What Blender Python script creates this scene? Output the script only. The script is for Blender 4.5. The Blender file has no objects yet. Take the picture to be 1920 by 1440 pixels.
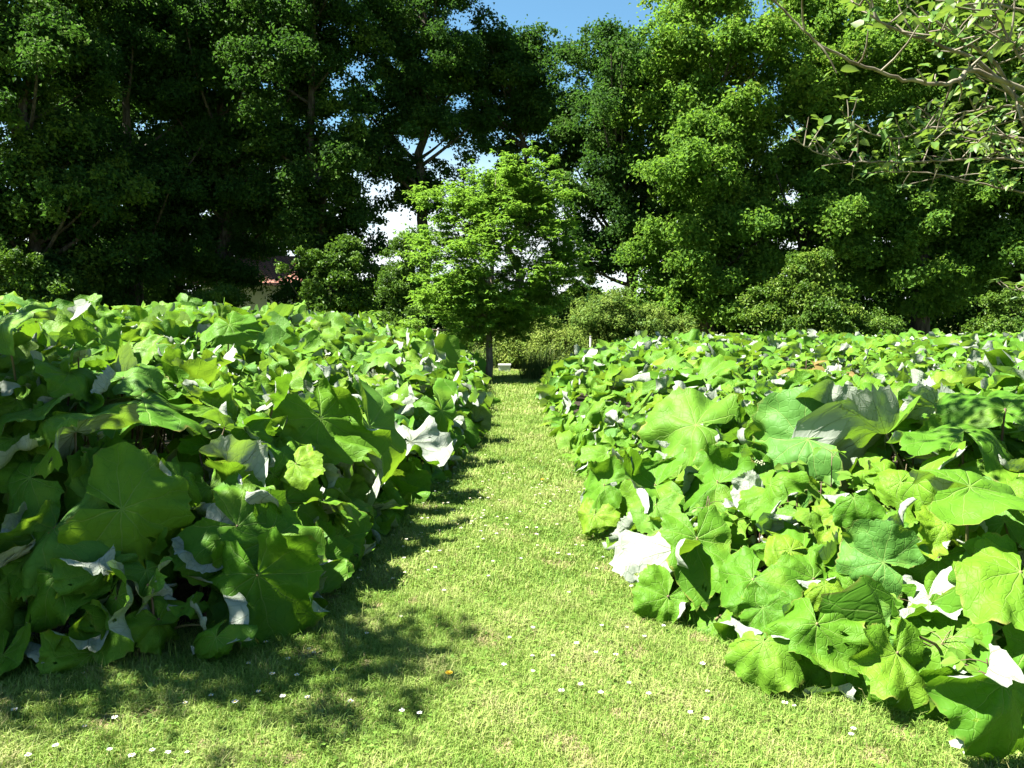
import bpy, math, random
import numpy as np
from mathutils import Vector

R = math.radians
PI = math.pi
random.seed(7)
rng = np.random.default_rng(11)
scene = bpy.context.scene
COL = scene.collection

# ------------------------------------------------------------------ camera
F = 1500.0                                  # focal length in pixels of a 1920 wide picture
PITCH = R(-4.77)
CAMZ = 1.6
cam_d = bpy.data.cameras.new("camera")
cam = bpy.data.objects.new("camera", cam_d)
COL.objects.link(cam)
cam.location = (0, 0, CAMZ)
cam.rotation_euler = (PI / 2 + PITCH, 0, 0)
cam_d.sensor_width = 36.0
cam_d.lens = 36.0 * F / 1920.0
cam_d.clip_start = 0.05
cam_d.clip_end = 5000
scene.camera = cam
CP, SP = math.cos(PITCH), math.sin(PITCH)


def at(px, py, Y):
    """Point at distance Y (along the ground) seen at a pixel of the photograph."""
    u = (px - 960.0) / F
    v = (720.0 - py) / F
    k = Y / (CP - v * SP)
    return Vector((u * k, Y, CAMZ + (SP + v * CP) * k))


def proj(P):
    P = np.atleast_2d(P)
    y, z = P[:, 1], P[:, 2] - CAMZ
    d = y * CP + z * SP
    up = -y * SP + z * CP
    return 960 + F * P[:, 0] / d, 720 - F * up / d, d


# ------------------------------------------------------------------ helpers
def tag(o, label=None, cat=None, group=None, kind=None):
    if label: o["label"] = label
    if cat: o["category"] = cat
    if group: o["group"] = group
    if kind: o["kind"] = kind
    return o


def empty(name, loc, label, cat, group=None):
    o = bpy.data.objects.new(name, None)
    COL.objects.link(o)
    o.location = loc
    o.empty_display_size = 0.1
    return tag(o, label, cat, group)


def make_mesh(name, V, faces, mats, uv=None, tint=None, midx=None, smooth=True, edge=None):
    """faces: list of (n,k) int arrays; uv per vertex; tint per vertex."""
    me = bpy.data.meshes.new(name)
    V = np.asarray(V, dtype=np.float32)
    faces = [np.asarray(f, dtype=np.int32) for f in faces if len(f)]
    nl = sum(f.size for f in faces)
    npoly = sum(len(f) for f in faces)
    me.vertices.add(len(V)); me.vertices.foreach_set("co", V.ravel())
    me.loops.add(nl); me.polygons.add(npoly)
    lv = np.concatenate([f.ravel() for f in faces]) if faces else np.zeros(0, np.int32)
    tot = np.concatenate([np.full(len(f), f.shape[1], np.int32) for f in faces])
    st = np.concatenate([[0], np.cumsum(tot)[:-1]]).astype(np.int32)
    me.loops.foreach_set("vertex_index", lv)
    me.polygons.foreach_set("loop_start", st)
    me.polygons.foreach_set("loop_total", tot)
    if midx is not None:
        me.polygons.foreach_set("material_index", np.asarray(midx, np.int32))
    me.polygons.foreach_set("use_smooth", np.full(npoly, smooth, bool))
    if uv is not None:
        l = me.uv_layers.new(name="UVMap")
        l.data.foreach_set("uv", np.asarray(uv, np.float32)[lv].ravel())
    if tint is not None:
        a = me.attributes.new("tint", "FLOAT", "POINT")
        a.data.foreach_set("value", np.asarray(tint, np.float32))
    if edge is not None:
        a = me.attributes.new("edge", "FLOAT", "POINT")
        a.data.foreach_set("value", np.asarray(edge, np.float32))
    for m in (mats if isinstance(mats, (list, tuple)) else [mats]):
        me.materials.append(m)
    me.update(calc_edges=True)
    me.validate()
    return me


def add_obj(name, me, parent=None, loc=None):
    o = bpy.data.objects.new(name, me)
    COL.objects.link(o)
    if parent is not None: o.parent = parent
    if loc is not None: o.location = loc
    return o


class MB:
    """Collects pieces of geometry for ONE mesh object."""
    def __init__(s): s.V, s.F, s.n, s.T, s.M = [], [], 0, [], []
    def add(s, V, faces, tint=0.5, mi=0):
        V = np.asarray(V, float)
        s.V.append(V); s.T.append(np.full(len(V), tint) if np.isscalar(tint) else tint)
        for f in faces:
            f = np.asarray(f, int)
            s.F.append(f + s.n); s.M.append(np.full(len(f), mi))
        s.n += len(V)
    def tube(s, pts, rad, sides=7, cap=True, tint=0.5, mi=0):
        P = np.asarray(pts, float); n = len(P)
        rad = np.broadcast_to(np.asarray(rad, float), (n,))
        T = np.gradient(P, axis=0); T /= np.linalg.norm(T, axis=1)[:, None] + 1e-9
        ref = np.array([0.31, 0.95, 0.05]) if abs(T[0][1]) < 0.9 else np.array([1.0, 0.1, 0])
        A = np.cross(T, ref); A /= np.linalg.norm(A, axis=1)[:, None] + 1e-9
        B = np.cross(T, A)
        a = np.linspace(0, 2 * PI, sides, endpoint=False)
        V = P[:, None] + rad[:, None, None] * (np.cos(a)[None, :, None] * A[:, None] + np.sin(a)[None, :, None] * B[:, None])
        V = V.reshape(-1, 3)
        i = np.arange(n - 1)[:, None] * sides; j = np.arange(sides)[None]; k = (j + 1) % sides
        Q = np.stack([i + j, i + k, i + sides + k, i + sides + j], -1).reshape(-1, 4)
        fs = [Q]
        if cap: fs += [np.arange(sides)[None, ::-1], (np.arange(sides) + (n - 1) * sides)[None]]
        s.add(V, fs, tint, mi)
    def box(s, lo, hi, mi=0, tint=0.5):
        x0, y0, z0 = lo; x1, y1, z1 = hi
        V = [(x0, y0, z0), (x1, y0, z0), (x1, y1, z0), (x0, y1, z0), (x0, y0, z1), (x1, y0, z1), (x1, y1, z1), (x0, y1, z1)]
        s.add(V, [[(0, 3, 2, 1), (4, 5, 6, 7), (0, 1, 5, 4), (1, 2, 6, 5), (2, 3, 7, 6), (3, 0, 4, 7)]], tint, mi)
    def mesh(s, name, mats, smooth=True):
        by = {}
        order, mi = [], []
        for k in sorted({f.shape[1] for f in s.F}):
            fs = [(f, m) for f, m in zip(s.F, s.M) if f.shape[1] == k]
            order.append(np.concatenate([f for f, _ in fs])); mi.append(np.concatenate([m for _, m in fs]))
        return make_mesh(name, np.concatenate(s.V), order, mats, tint=np.concatenate(s.T), midx=np.concatenate(mi), smooth=smooth)
    def build(s, name, mats, parent=None, smooth=True, loc=None):
        return add_obj(name, s.mesh(name, mats, smooth), parent, loc)


def bez(p0, p1, p2, n=8):
    t = np.linspace(0, 1, n)[:, None]
    return (1 - t) ** 2 * np.asarray(p0) + 2 * t * (1 - t) * np.asarray(p1) + t ** 2 * np.asarray(p2)


def unit(v):
    v = np.asarray(v, float)
    return v / (np.linalg.norm(v, axis=-1, keepdims=True) + 1e-9)


def sstep(a, b, x):
    t = np.clip((x - a) / (b - a), 0, 1)
    return t * t * (3 - 2 * t)


# ------------------------------------------------------------------ materials
def nt(name):
    m = bpy.data.materials.new(name); m.use_nodes = True
    t = m.node_tree; t.nodes.clear()
    return m, t, t.nodes, t.links


class N:
    """tiny wrapper for wiring math nodes"""
    def __init__(s, tree): s.t = tree
    def new(s, typ, **kw):
        n = s.t.nodes.new(typ)
        for k, v in kw.items(): setattr(n, k, v)
        return n
    def put(s, sock, v):
        if hasattr(v, "links") or hasattr(v, "is_linked"): s.t.links.new(v, sock)
        else: sock.default_value = v
    def math(s, op, a, b=None, c=None, clamp=False):
        n = s.new("ShaderNodeMath", operation=op); n.use_clamp = clamp
        s.put(n.inputs[0], a)
        if b is not None: s.put(n.inputs[1], b)
        if c is not None: s.put(n.inputs[2], c)
        return n.outputs[0]
    def mix(s, f, a, b, typ="MIX"):
        n = s.new("ShaderNodeMix", data_type="RGBA", blend_type=typ)
        s.put(n.inputs[0], f); s.put(n.inputs[6], a); s.put(n.inputs[7], b)
        return n.outputs[2]
    def ramp(s, f, stops, interp="LINEAR"):
        n = s.new("ShaderNodeValToRGB"); n.color_ramp.interpolation = interp
        e = n.color_ramp.elements
        while len(e) < len(stops): e.new(0.5)
        for q, (p, c) in zip(e, stops): q.position = p; q.color = c
        s.put(n.inputs[0], f)
        return n.outputs[0]
    def smooth(s, x, a, b):
        n = s.new("ShaderNodeMapRange", interpolation_type="SMOOTHSTEP")
        s.put(n.inputs[0], x); n.inputs[1].default_value = a; n.inputs[2].default_value = b
        return n.outputs[0]
    def noise(s, vec, scale, detail=3, rough=0.55):
        n = s.new("ShaderNodeTexNoise"); n.inputs["Scale"].default_value = scale
        n.inputs["Detail"].default_value = detail; n.inputs["Roughness"].default_value = rough
        if vec is not None: s.t.links.new(vec, n.inputs["Vector"])
        return n.outputs["Fac"]


ALB = 0.56                                  # keeps every surface's colour within natural reflectances for the exposure used


def c4(r, g, b): return (r * ALB, g * ALB, b * ALB, 1.0)


def butterbur_material():
    m, t, ns, ln = nt("butterbur_leaf_surface")
    w = N(t)
    uv = w.new("ShaderNodeUVMap"); uv.uv_map = "UVMap"
    sep = w.new("ShaderNodeSeparateXYZ"); ln.new(uv.outputs[0], sep.inputs[0])
    x = w.math("MULTIPLY_ADD", sep.outputs[0], 2.4, -1.2)
    y = w.math("MULTIPLY_ADD", sep.outputs[1], 2.4, -1.2)
    # wobble so that the veins are not ruled lines
    obi = w.new("ShaderNodeObjectInfo"); att = w.new("ShaderNodeAttribute", attribute_name="tint")
    hue = w.new("ShaderNodeAttribute", attribute_type="OBJECT", attribute_name="leaf_hue_shade")
    rnd = w.math("FRACT", w.math("ADD", hue.outputs["Fac"], att.outputs["Fac"]))
    offs = w.new("ShaderNodeCombineXYZ"); ln.new(w.math("MULTIPLY", rnd, 37.0), offs.inputs[2])
    vadd = w.new("ShaderNodeVectorMath", operation="ADD"); ln.new(uv.outputs[0], vadd.inputs[0]); ln.new(offs.outputs[0], vadd.inputs[1])
    uvr = vadd.outputs[0]
    nz1 = w.noise(uvr, 5.0, 2); nz2 = w.noise(uvr, 3.0, 3)
    r = w.math("SQRT", w.math("ADD", w.math("MULTIPLY", x, x), w.math("MULTIPLY", y, y)))
    th = w.math("ARCTAN2", x, y)
    th = w.math("ADD", th, w.math("MULTIPLY", w.math("SUBTRACT", nz1, 0.5), 0.35))
    k = 0.66
    q = w.math("DIVIDE", th, k)
    tt = w.math("MULTIPLY", w.math("SUBTRACT", q, w.math("ROUND", q)), k)      # angle from nearest primary vein
    d = w.math("MULTIPLY", r, w.math("ABSOLUTE", w.math("SINE", tt)))
    along = w.math("MULTIPLY", r, w.math("COSINE", tt))
    wid = w.math("MULTIPLY_ADD", r, -0.009, 0.0125)
    main = w.math("SUBTRACT", 1.0, w.smooth(w.math("DIVIDE", d, wid), 0.35, 1.1))
    sec = w.math("FRACT", w.math("ADD", w.math("MULTIPLY", w.math("SUBTRACT", along, w.math("MULTIPLY", d, 1.1)), 2.9), w.math("MULTIPLY", nz2, 1.6)))
    sec = w.math("ABSOLUTE", w.math("SUBTRACT", sec, 0.5))
    second = w.math("SUBTRACT", 1.0, w.smooth(sec, 0.008, 0.045))
    second = w.math("MULTIPLY", second, w.smooth(r, 0.12, 0.35))
    ter = w.new("ShaderNodeTexVoronoi", feature="DISTANCE_TO_EDGE"); ter.inputs["Scale"].default_value = 17.0
    ln.new(uvr, ter.inputs["Vector"])
    net = w.math("SUBTRACT", 1.0, w.smooth(ter.outputs["Distance"], 0.0, 0.09))
    vein = w.math("MAXIMUM", main, w.math("MULTIPLY", second, 0.38))
    # top colour
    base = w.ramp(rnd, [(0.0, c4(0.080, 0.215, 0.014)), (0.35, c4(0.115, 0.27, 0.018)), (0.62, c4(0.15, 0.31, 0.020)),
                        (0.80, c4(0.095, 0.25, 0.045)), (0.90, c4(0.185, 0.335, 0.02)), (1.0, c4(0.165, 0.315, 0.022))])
    base = w.mix(w.math("MULTIPLY", w.smooth(nz2, 0.35, 0.75), 0.35), base, c4(0.06, 0.17, 0.02))
    base = w.mix(w.math("MULTIPLY", net, 0.10), base, c4(0.05, 0.15, 0.015))
    top = w.mix(w.math("MULTIPLY", vein, 0.40), base, c4(0.32, 0.46, 0.12))
    spot = w.smooth(w.noise(uvr, 7.5, 3, 0.6), 0.72, 0.80)
    top = w.mix(w.math("MULTIPLY", spot, 0.55), top, c4(0.30, 0.25, 0.06))
    edg = w.new("ShaderNodeAttribute", attribute_name="edge")
    brn = w.smooth(w.math("ADD", edg.outputs["Fac"], w.math("MULTIPLY", w.noise(uvr, 6.0, 4, 0.65), 0.42)), 1.18, 1.27)
    top = w.mix(w.math("MULTIPLY", brn, 0.6), top, c4(0.30, 0.22, 0.07))
    pal = w.smooth(w.noise(uvr, 2.2, 2), 0.56, 0.72)
    top = w.mix(w.math("MULTIPLY", pal, 0.35), top, c4(0.22, 0.36, 0.03))
    # downy pale underside
    und = w.mix(w.smooth(nz2, 0.3, 0.7), c4(0.34, 0.39, 0.30), c4(0.49, 0.54, 0.45))
    und = w.mix(w.math("MULTIPLY", w.math("MAXIMUM", main, w.math("MULTIPLY", second, 0.5)), 0.7), und, c4(0.16, 0.17, 0.08))
    und = w.mix(w.math("MULTIPLY", net, 0.25), und, c4(0.13, 0.20, 0.10))
    geo = w.new("ShaderNodeNewGeometry")
    col = w.mix(geo.outputs["Backfacing"], top, und)
    # relief
    h = w.math("ADD", w.math("MULTIPLY", vein, -0.55), w.math("MULTIPLY", net, -0.16))
    h = w.math("ADD", h, w.math("ADD", w.math("MULTIPLY", nz1, 0.6), w.math("MULTIPLY", w.noise(uvr, 16.0, 3, 0.6), 0.7)))
    bp = w.new("ShaderNodeBump"); bp.inputs["Strength"].default_value = 0.6; bp.inputs["Distance"].default_value = 0.012
    ln.new(h, bp.inputs["Height"])
    bs = w.new("ShaderNodeBsdfPrincipled"); ln.new(col, bs.inputs["Base Color"])
    ln.new(w.mix(geo.outputs["Backfacing"], (0.52, 0.52, 0.52, 1), (0.9, 0.9, 0.9, 1)), bs.inputs["Roughness"])
    bs.inputs["Specular IOR Level"].default_value = 0.10
    ln.new(bp.outputs[0], bs.inputs["Normal"])
    tr = w.new("ShaderNodeBsdfTranslucent")
    tc = w.mix(w.math("MULTIPLY", vein, 0.5), w.mix(rnd, c4(0.22, 0.50, 0.02), c4(0.36, 0.60, 0.03)), c4(0.20, 0.36, 0.03))
    ln.new(tc, tr.inputs["Color"]); ln.new(bp.outputs[0], tr.inputs["Normal"])
    mx = w.new("ShaderNodeMixShader"); mx.inputs[0].default_value = 0.25
    ln.new(bs.outputs[0], mx.inputs[1]); ln.new(tr.outputs[0], mx.inputs[2])
    out = w.new("ShaderNodeOutputMaterial"); ln.new(mx.outputs[0], out.inputs[0])
    return m


def leafy_material(name, stops, trans, tfac=0.3, rough=0.5, spec=0.15, under=None, bump=False):
    """small leaves; colour by the per-leaf attribute 'tint'"""
    m, t, ns, ln = nt(name); w = N(t)
    att = w.new("ShaderNodeAttribute", attribute_name="tint")
    col = w.ramp(att.outputs["Fac"], stops)
    if under is not None:
        geo = w.new("ShaderNodeNewGeometry")
        col = w.mix(geo.outputs["Backfacing"], col, under)
    bs = w.new("ShaderNodeBsdfPrincipled"); ln.new(col, bs.inputs["Base Color"])
    bs.inputs["Roughness"].default_value = rough; bs.inputs["Specular IOR Level"].default_value = spec
    tr = w.new("ShaderNodeBsdfTranslucent"); tr.inputs["Color"].default_value = trans
    mx = w.new("ShaderNodeMixShader"); mx.inputs[0].default_value = tfac
    ln.new(bs.outputs[0], mx.inputs[1]); ln.new(tr.outputs[0], mx.inputs[2])
    out = w.new("ShaderNodeOutputMaterial"); ln.new(mx.outputs[0], out.inputs[0])
    return m


def plain_material(name, a, b, scale=8.0, rough=0.8, bump=0.4, dist=0.02, stretch=None, spec=0.2):
    m, t, ns, ln = nt(name); w = N(t)
    tc = w.new("ShaderNodeTexCoord"); vec = tc.outputs["Object"]
    if stretch:
        mp = w.new("ShaderNodeMapping"); mp.inputs["Scale"].default_value = stretch
        ln.new(vec, mp.inputs["Vector"]); vec = mp.outputs[0]
    n1 = w.noise(vec, scale, 5, 0.6)
    col = w.mix(w.smooth(n1, 0.35, 0.65), a, b)
    bs = w.new("ShaderNodeBsdfPrincipled"); ln.new(col, bs.inputs["Base Color"])
    bs.inputs["Roughness"].default_value = rough; bs.inputs["Specular IOR Level"].default_value = spec
    bp = w.new("ShaderNodeBump"); bp.inputs["Strength"].default_value = bump; bp.inputs["Distance"].default_value = dist
    ln.new(n1, bp.inputs["Height"]); ln.new(bp.outputs[0], bs.inputs["Normal"])
    out = w.new("ShaderNodeOutputMaterial"); ln.new(bs.outputs[0], out.inputs[0])
    return m


M_BUTTER = butterbur_material()
M_STALK = plain_material("butterbur_stalk_skin", c4(0.15, 0.085, 0.07), c4(0.20, 0.19, 0.075), 9, 0.55, 0.3, 0.004, (1, 1, 0.25))
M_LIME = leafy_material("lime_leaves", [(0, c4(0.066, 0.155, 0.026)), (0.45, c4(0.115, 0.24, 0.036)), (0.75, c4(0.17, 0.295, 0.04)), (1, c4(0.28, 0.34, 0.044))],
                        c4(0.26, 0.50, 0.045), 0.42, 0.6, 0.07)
M_DARKLEAF = leafy_material("shade_toned_leaves", [(0, c4(0.022, 0.060, 0.014)), (0.5, c4(0.040, 0.098, 0.020)), (1, c4(0.14, 0.23, 0.034))],
                            c4(0.13, 0.32, 0.035), 0.26, 0.62, 0.06)  # dark stops hold the left trees' shade, light end their sun clumps
M_ASH = leafy_material("young_tree_leaves", [(0, c4(0.08, 0.20, 0.026)), (0.5, c4(0.15, 0.31, 0.038)), (1, c4(0.25, 0.40, 0.055))],
                       c4(0.30, 0.56, 0.05), 0.42, 0.48, 0.16)
M_SHRUB = leafy_material("shrub_leaves", [(0, c4(0.045, 0.11, 0.014)), (0.5, c4(0.10, 0.20, 0.022)), (1, c4(0.19, 0.28, 0.03))],
                         c4(0.18, 0.36, 0.03), 0.27, 0.48, 0.16)
M_WILLOW = leafy_material("willowy_leaves", [(0, c4(0.08, 0.17, 0.025)), (0.5, c4(0.17, 0.27, 0.035)), (1, c4(0.28, 0.35, 0.06))],
                          c4(0.24, 0.36, 0.06), 0.3, 0.55, 0.1)
M_APPLE = leafy_material("apple_leaves", [(0, c4(0.06, 0.14, 0.025)), (0.5, c4(0.10, 0.20, 0.035)), (1, c4(0.19, 0.28, 0.05))],
                         c4(0.26, 0.42, 0.04), 0.3, 0.45, 0.2, under=c4(0.32, 0.40, 0.22))
M_RED = leafy_material("red_young_leaves", [(0, c4(0.18, 0.17, 0.05)), (1, c4(0.32, 0.22, 0.07))], c4(0.45, 0.20, 0.05), 0.3)
M_BARK = plain_material("bark", c4(0.045, 0.038, 0.028), c4(0.14, 0.125, 0.095), 3.0, 0.9, 0.8, 0.05, (3, 3, 0.7))
M_YBARK = plain_material("young_bark", c4(0.16, 0.13, 0.10), c4(0.34, 0.29, 0.22), 4.0, 0.9, 0.8, 0.02, (3, 3, 0.8))
M_TWIG = plain_material("twig_bark", c4(0.12, 0.095, 0.06), c4(0.30, 0.27, 0.20), 14.0, 0.8, 0.6, 0.003)
M_SOIL = plain_material("bed_soil", c4(0.018, 0.014, 0.009), c4(0.05, 0.038, 0.022), 6, 0.95, 1.0, 0.05)


def ground_material():
    m, t, ns, ln = nt("lawn_turf"); w = N(t)
    tc = w.new("ShaderNodeTexCoord"); v = tc.outputs["Object"]
    n1 = w.noise(v, 0.9, 4); n2 = w.noise(v, 9.0, 4); n3 = w.noise(v, 120.0, 2)
    col = w.mix(w.smooth(n1, 0.35, 0.7), c4(0.16, 0.23, 0.04), c4(0.24, 0.27, 0.07))
    col = w.mix(w.smooth(n2, 0.55, 0.75), col, c4(0.28, 0.22, 0.11))
    col = w.mix(w.math("MULTIPLY", w.smooth(n3, 0.45, 0.7), 0.6), col, c4(0.06, 0.10, 0.02))
    bs = w.new("ShaderNodeBsdfPrincipled"); ln.new(col, bs.inputs["Base Color"])
    bs.inputs["Roughness"].default_value = 0.9; bs.inputs["Specular IOR Level"].default_value = 0.1
    bp = w.new("ShaderNodeBump"); bp.inputs["Strength"].default_value = 0.8; bp.inputs["Distance"].default_value = 0.02
    ln.new(w.math("ADD", n3, w.math("MULTIPLY", n2, 1.5)), bp.inputs["Height"]); ln.new(bp.outputs[0], bs.inputs["Normal"])
    out = w.new("ShaderNodeOutputMaterial"); ln.new(bs.outputs[0], out.inputs[0])
    return m


M_GROUND = ground_material()
M_GRASS = leafy_material("grass_blades", [(0, c4(0.08, 0.18, 0.02)), (0.3, c4(0.205, 0.36, 0.055)), (0.6, c4(0.35, 0.47, 0.105)),
                                          (0.82, c4(0.43, 0.51, 0.16)), (0.93, c4(0.50, 0.44, 0.21)), (1, c4(0.46, 0.34, 0.20))],
                         c4(0.26, 0.42, 0.04), 0.28, 0.55, 0.14)
M_ROUGH = leafy_material("rough_grass_blades", [(0, c4(0.05, 0.10, 0.02)), (0.5, c4(0.11, 0.18, 0.04)), (0.85, c4(0.24, 0.26, 0.09)), (1, c4(0.34, 0.29, 0.14))],
                         c4(0.22, 0.34, 0.05), 0.25, 0.6, 0.1)
M_PETAL = plain_material("daisy_petals", c4(0.78, 0.78, 0.76), c4(0.85, 0.85, 0.83), 40, 0.7, 0.1, 0.001)
M_YELLOW = plain_material("yellow_florets", c4(0.75, 0.48, 0.02), c4(0.85, 0.58, 0.03), 60, 0.7, 0.3, 0.001)
M_WHITEBOX = plain_material("white_painted_board", c4(0.74, 0.74, 0.72), c4(0.82, 0.82, 0.80), 12, 0.6, 0.1, 0.003)
M_GREYPOST = plain_material("weathered_wood", c4(0.30, 0.29, 0.27), c4(0.46, 0.45, 0.42), 10, 0.85, 0.5, 0.004, (4, 4, 0.5))
M_PLASTER = plain_material("white_render", c4(0.62, 0.64, 0.66), c4(0.70, 0.71, 0.72), 2, 0.85, 0.2, 0.01)
M_DARKWOOD = plain_material("dark_frame_paint", c4(0.03, 0.03, 0.035), c4(0.05, 0.05, 0.05), 4, 0.5, 0.1, 0.003)


def tile_material():
    m, t, ns, ln = nt("red_roof_tiles"); w = N(t)
    tc = w.new("ShaderNodeTexCoord")
    br = w.new("ShaderNodeTexBrick"); ln.new(tc.outputs["UV"], br.inputs["Vector"])
    br.inputs["Scale"].default_value = 1.0
    br.inputs["Color1"].default_value = c4(0.30, 0.10, 0.06); br.inputs["Color2"].default_value = c4(0.38, 0.14, 0.08)
    br.inputs["Mortar"].default_value = c4(0.08, 0.03, 0.02)
    br.inputs["Brick Width"].default_value = 0.25; br.inputs["Row Height"].default_value = 0.3; br.inputs["Mortar Size"].default_value = 0.03
    bs = w.new("ShaderNodeBsdfPrincipled"); ln.new(br.outputs["Color"], bs.inputs["Base Color"]); bs.inputs["Roughness"].default_value = 0.8
    out = w.new("ShaderNodeOutputMaterial"); ln.new(bs.outputs[0], out.inputs[0])
    return m


def glass_material():
    m, t, ns, ln = nt("dark_window_glass"); w = N(t)
    bs = w.new("ShaderNodeBsdfPrincipled"); bs.inputs["Base Color"].default_value = c4(0.02, 0.025, 0.03)
    bs.inputs["Roughness"].default_value = 0.08
    out = w.new("ShaderNodeOutputMaterial"); ln.new(bs.outputs[0], out.inputs[0])
    return m


M_TILE, M_GLASS = tile_material(), glass_material()

# ------------------------------------------------------------------ beds: outline and height
LPOLY = np.array([(-15, 3.45), (-4, 3.5), (-2.6, 3.55), (-1.75, 3.6), (-1.3, 3.95), (-1.12, 4.6), (-1.05, 6), (-0.74, 8), (-0.52, 10),
                  (-0.55, 14), (-0.78, 19.5), (-2.2, 21), (-15, 22)], float)
RPOLY = np.array([(9, 2.3), (3.2, 2.45), (2.2, 2.7), (1.75, 3.05), (1.3, 3.55), (0.97, 4.2), (0.86, 5.2), (0.80, 6.2), (0.80, 8.5), (0.60, 12),
                  (0.8, 19.0), (1.5, 22), (3.5, 26), (28, 27), (28, 6)], float)


def sdist(poly, P):
    """positive inside"""
    P = np.asarray(P, float); n = len(poly)
    best = np.full(len(P), 1e9); ins = np.zeros(len(P), bool)
    for i in range(n):
        a, b = poly[i], poly[(i + 1) % n]
        ab = b - a
        tt = np.clip(((P - a) @ ab) / (ab @ ab), 0, 1)
        best = np.minimum(best, np.linalg.norm(P - (a + tt[:, None] * ab), axis=1))
        c = (a[1] > P[:, 1]) != (b[1] > P[:, 1])
        xi = a[0] + (P[:, 1] - a[1]) * ab[0] / (ab[1] if abs(ab[1]) > 1e-9 else 1e-9)
        ins ^= c & (P[:, 0] < xi)
    return np.where(ins, best, -best)


def wob(x, y):
    return (np.sin(x * 2.3 + y * 1.1) + np.sin(x * 1.3 - y * 2.1 + 1.7) + np.sin(x * 4.1 + y * 3.3 + 0.6) * 0.6) / 2.6


def height(side, P):
    P = np.asarray(P, float); x, y = P[:, 0], P[:, 1]
    d = sdist(LPOLY if side == "L" else RPOLY, P)
    if side == "L":
        H = 0.98 + 0.62 * sstep(0.4, 3.4, d) + 0.10 * wob(x, y)
        H = H + 0.30 * np.exp(-((x + 3.1) ** 2 + (y - 4.9) ** 2) / 0.9)
        h = H * (1 - np.exp(-np.maximum(d + 0.10, 0) / 0.34))
    else:
        H = 0.98 + 0.10 * wob(x, y) + 0.12 * np.exp(-((x - 3.3) ** 2 + (y - 5.2) ** 2) / 2.0)
        h = H * (1 - np.exp(-np.maximum(d + 0.12, 0) / 0.75))
    return h, d


def surf_normal(side, P):
    e = 0.12
    h0, d = height(side, P)
    hx, _ = height(side, P + np.array([e, 0])); hx2, _ = height(side, P - np.array([e, 0]))
    hy, _ = height(side, P + np.array([0, e])); hy2, _ = height(side, P - np.array([0, e]))
    g = np.stack([-(hx - hx2) / (2 * e), -(hy - hy2) / (2 * e), np.ones(len(P))], 1)
    return h0, d, unit(g)


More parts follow.
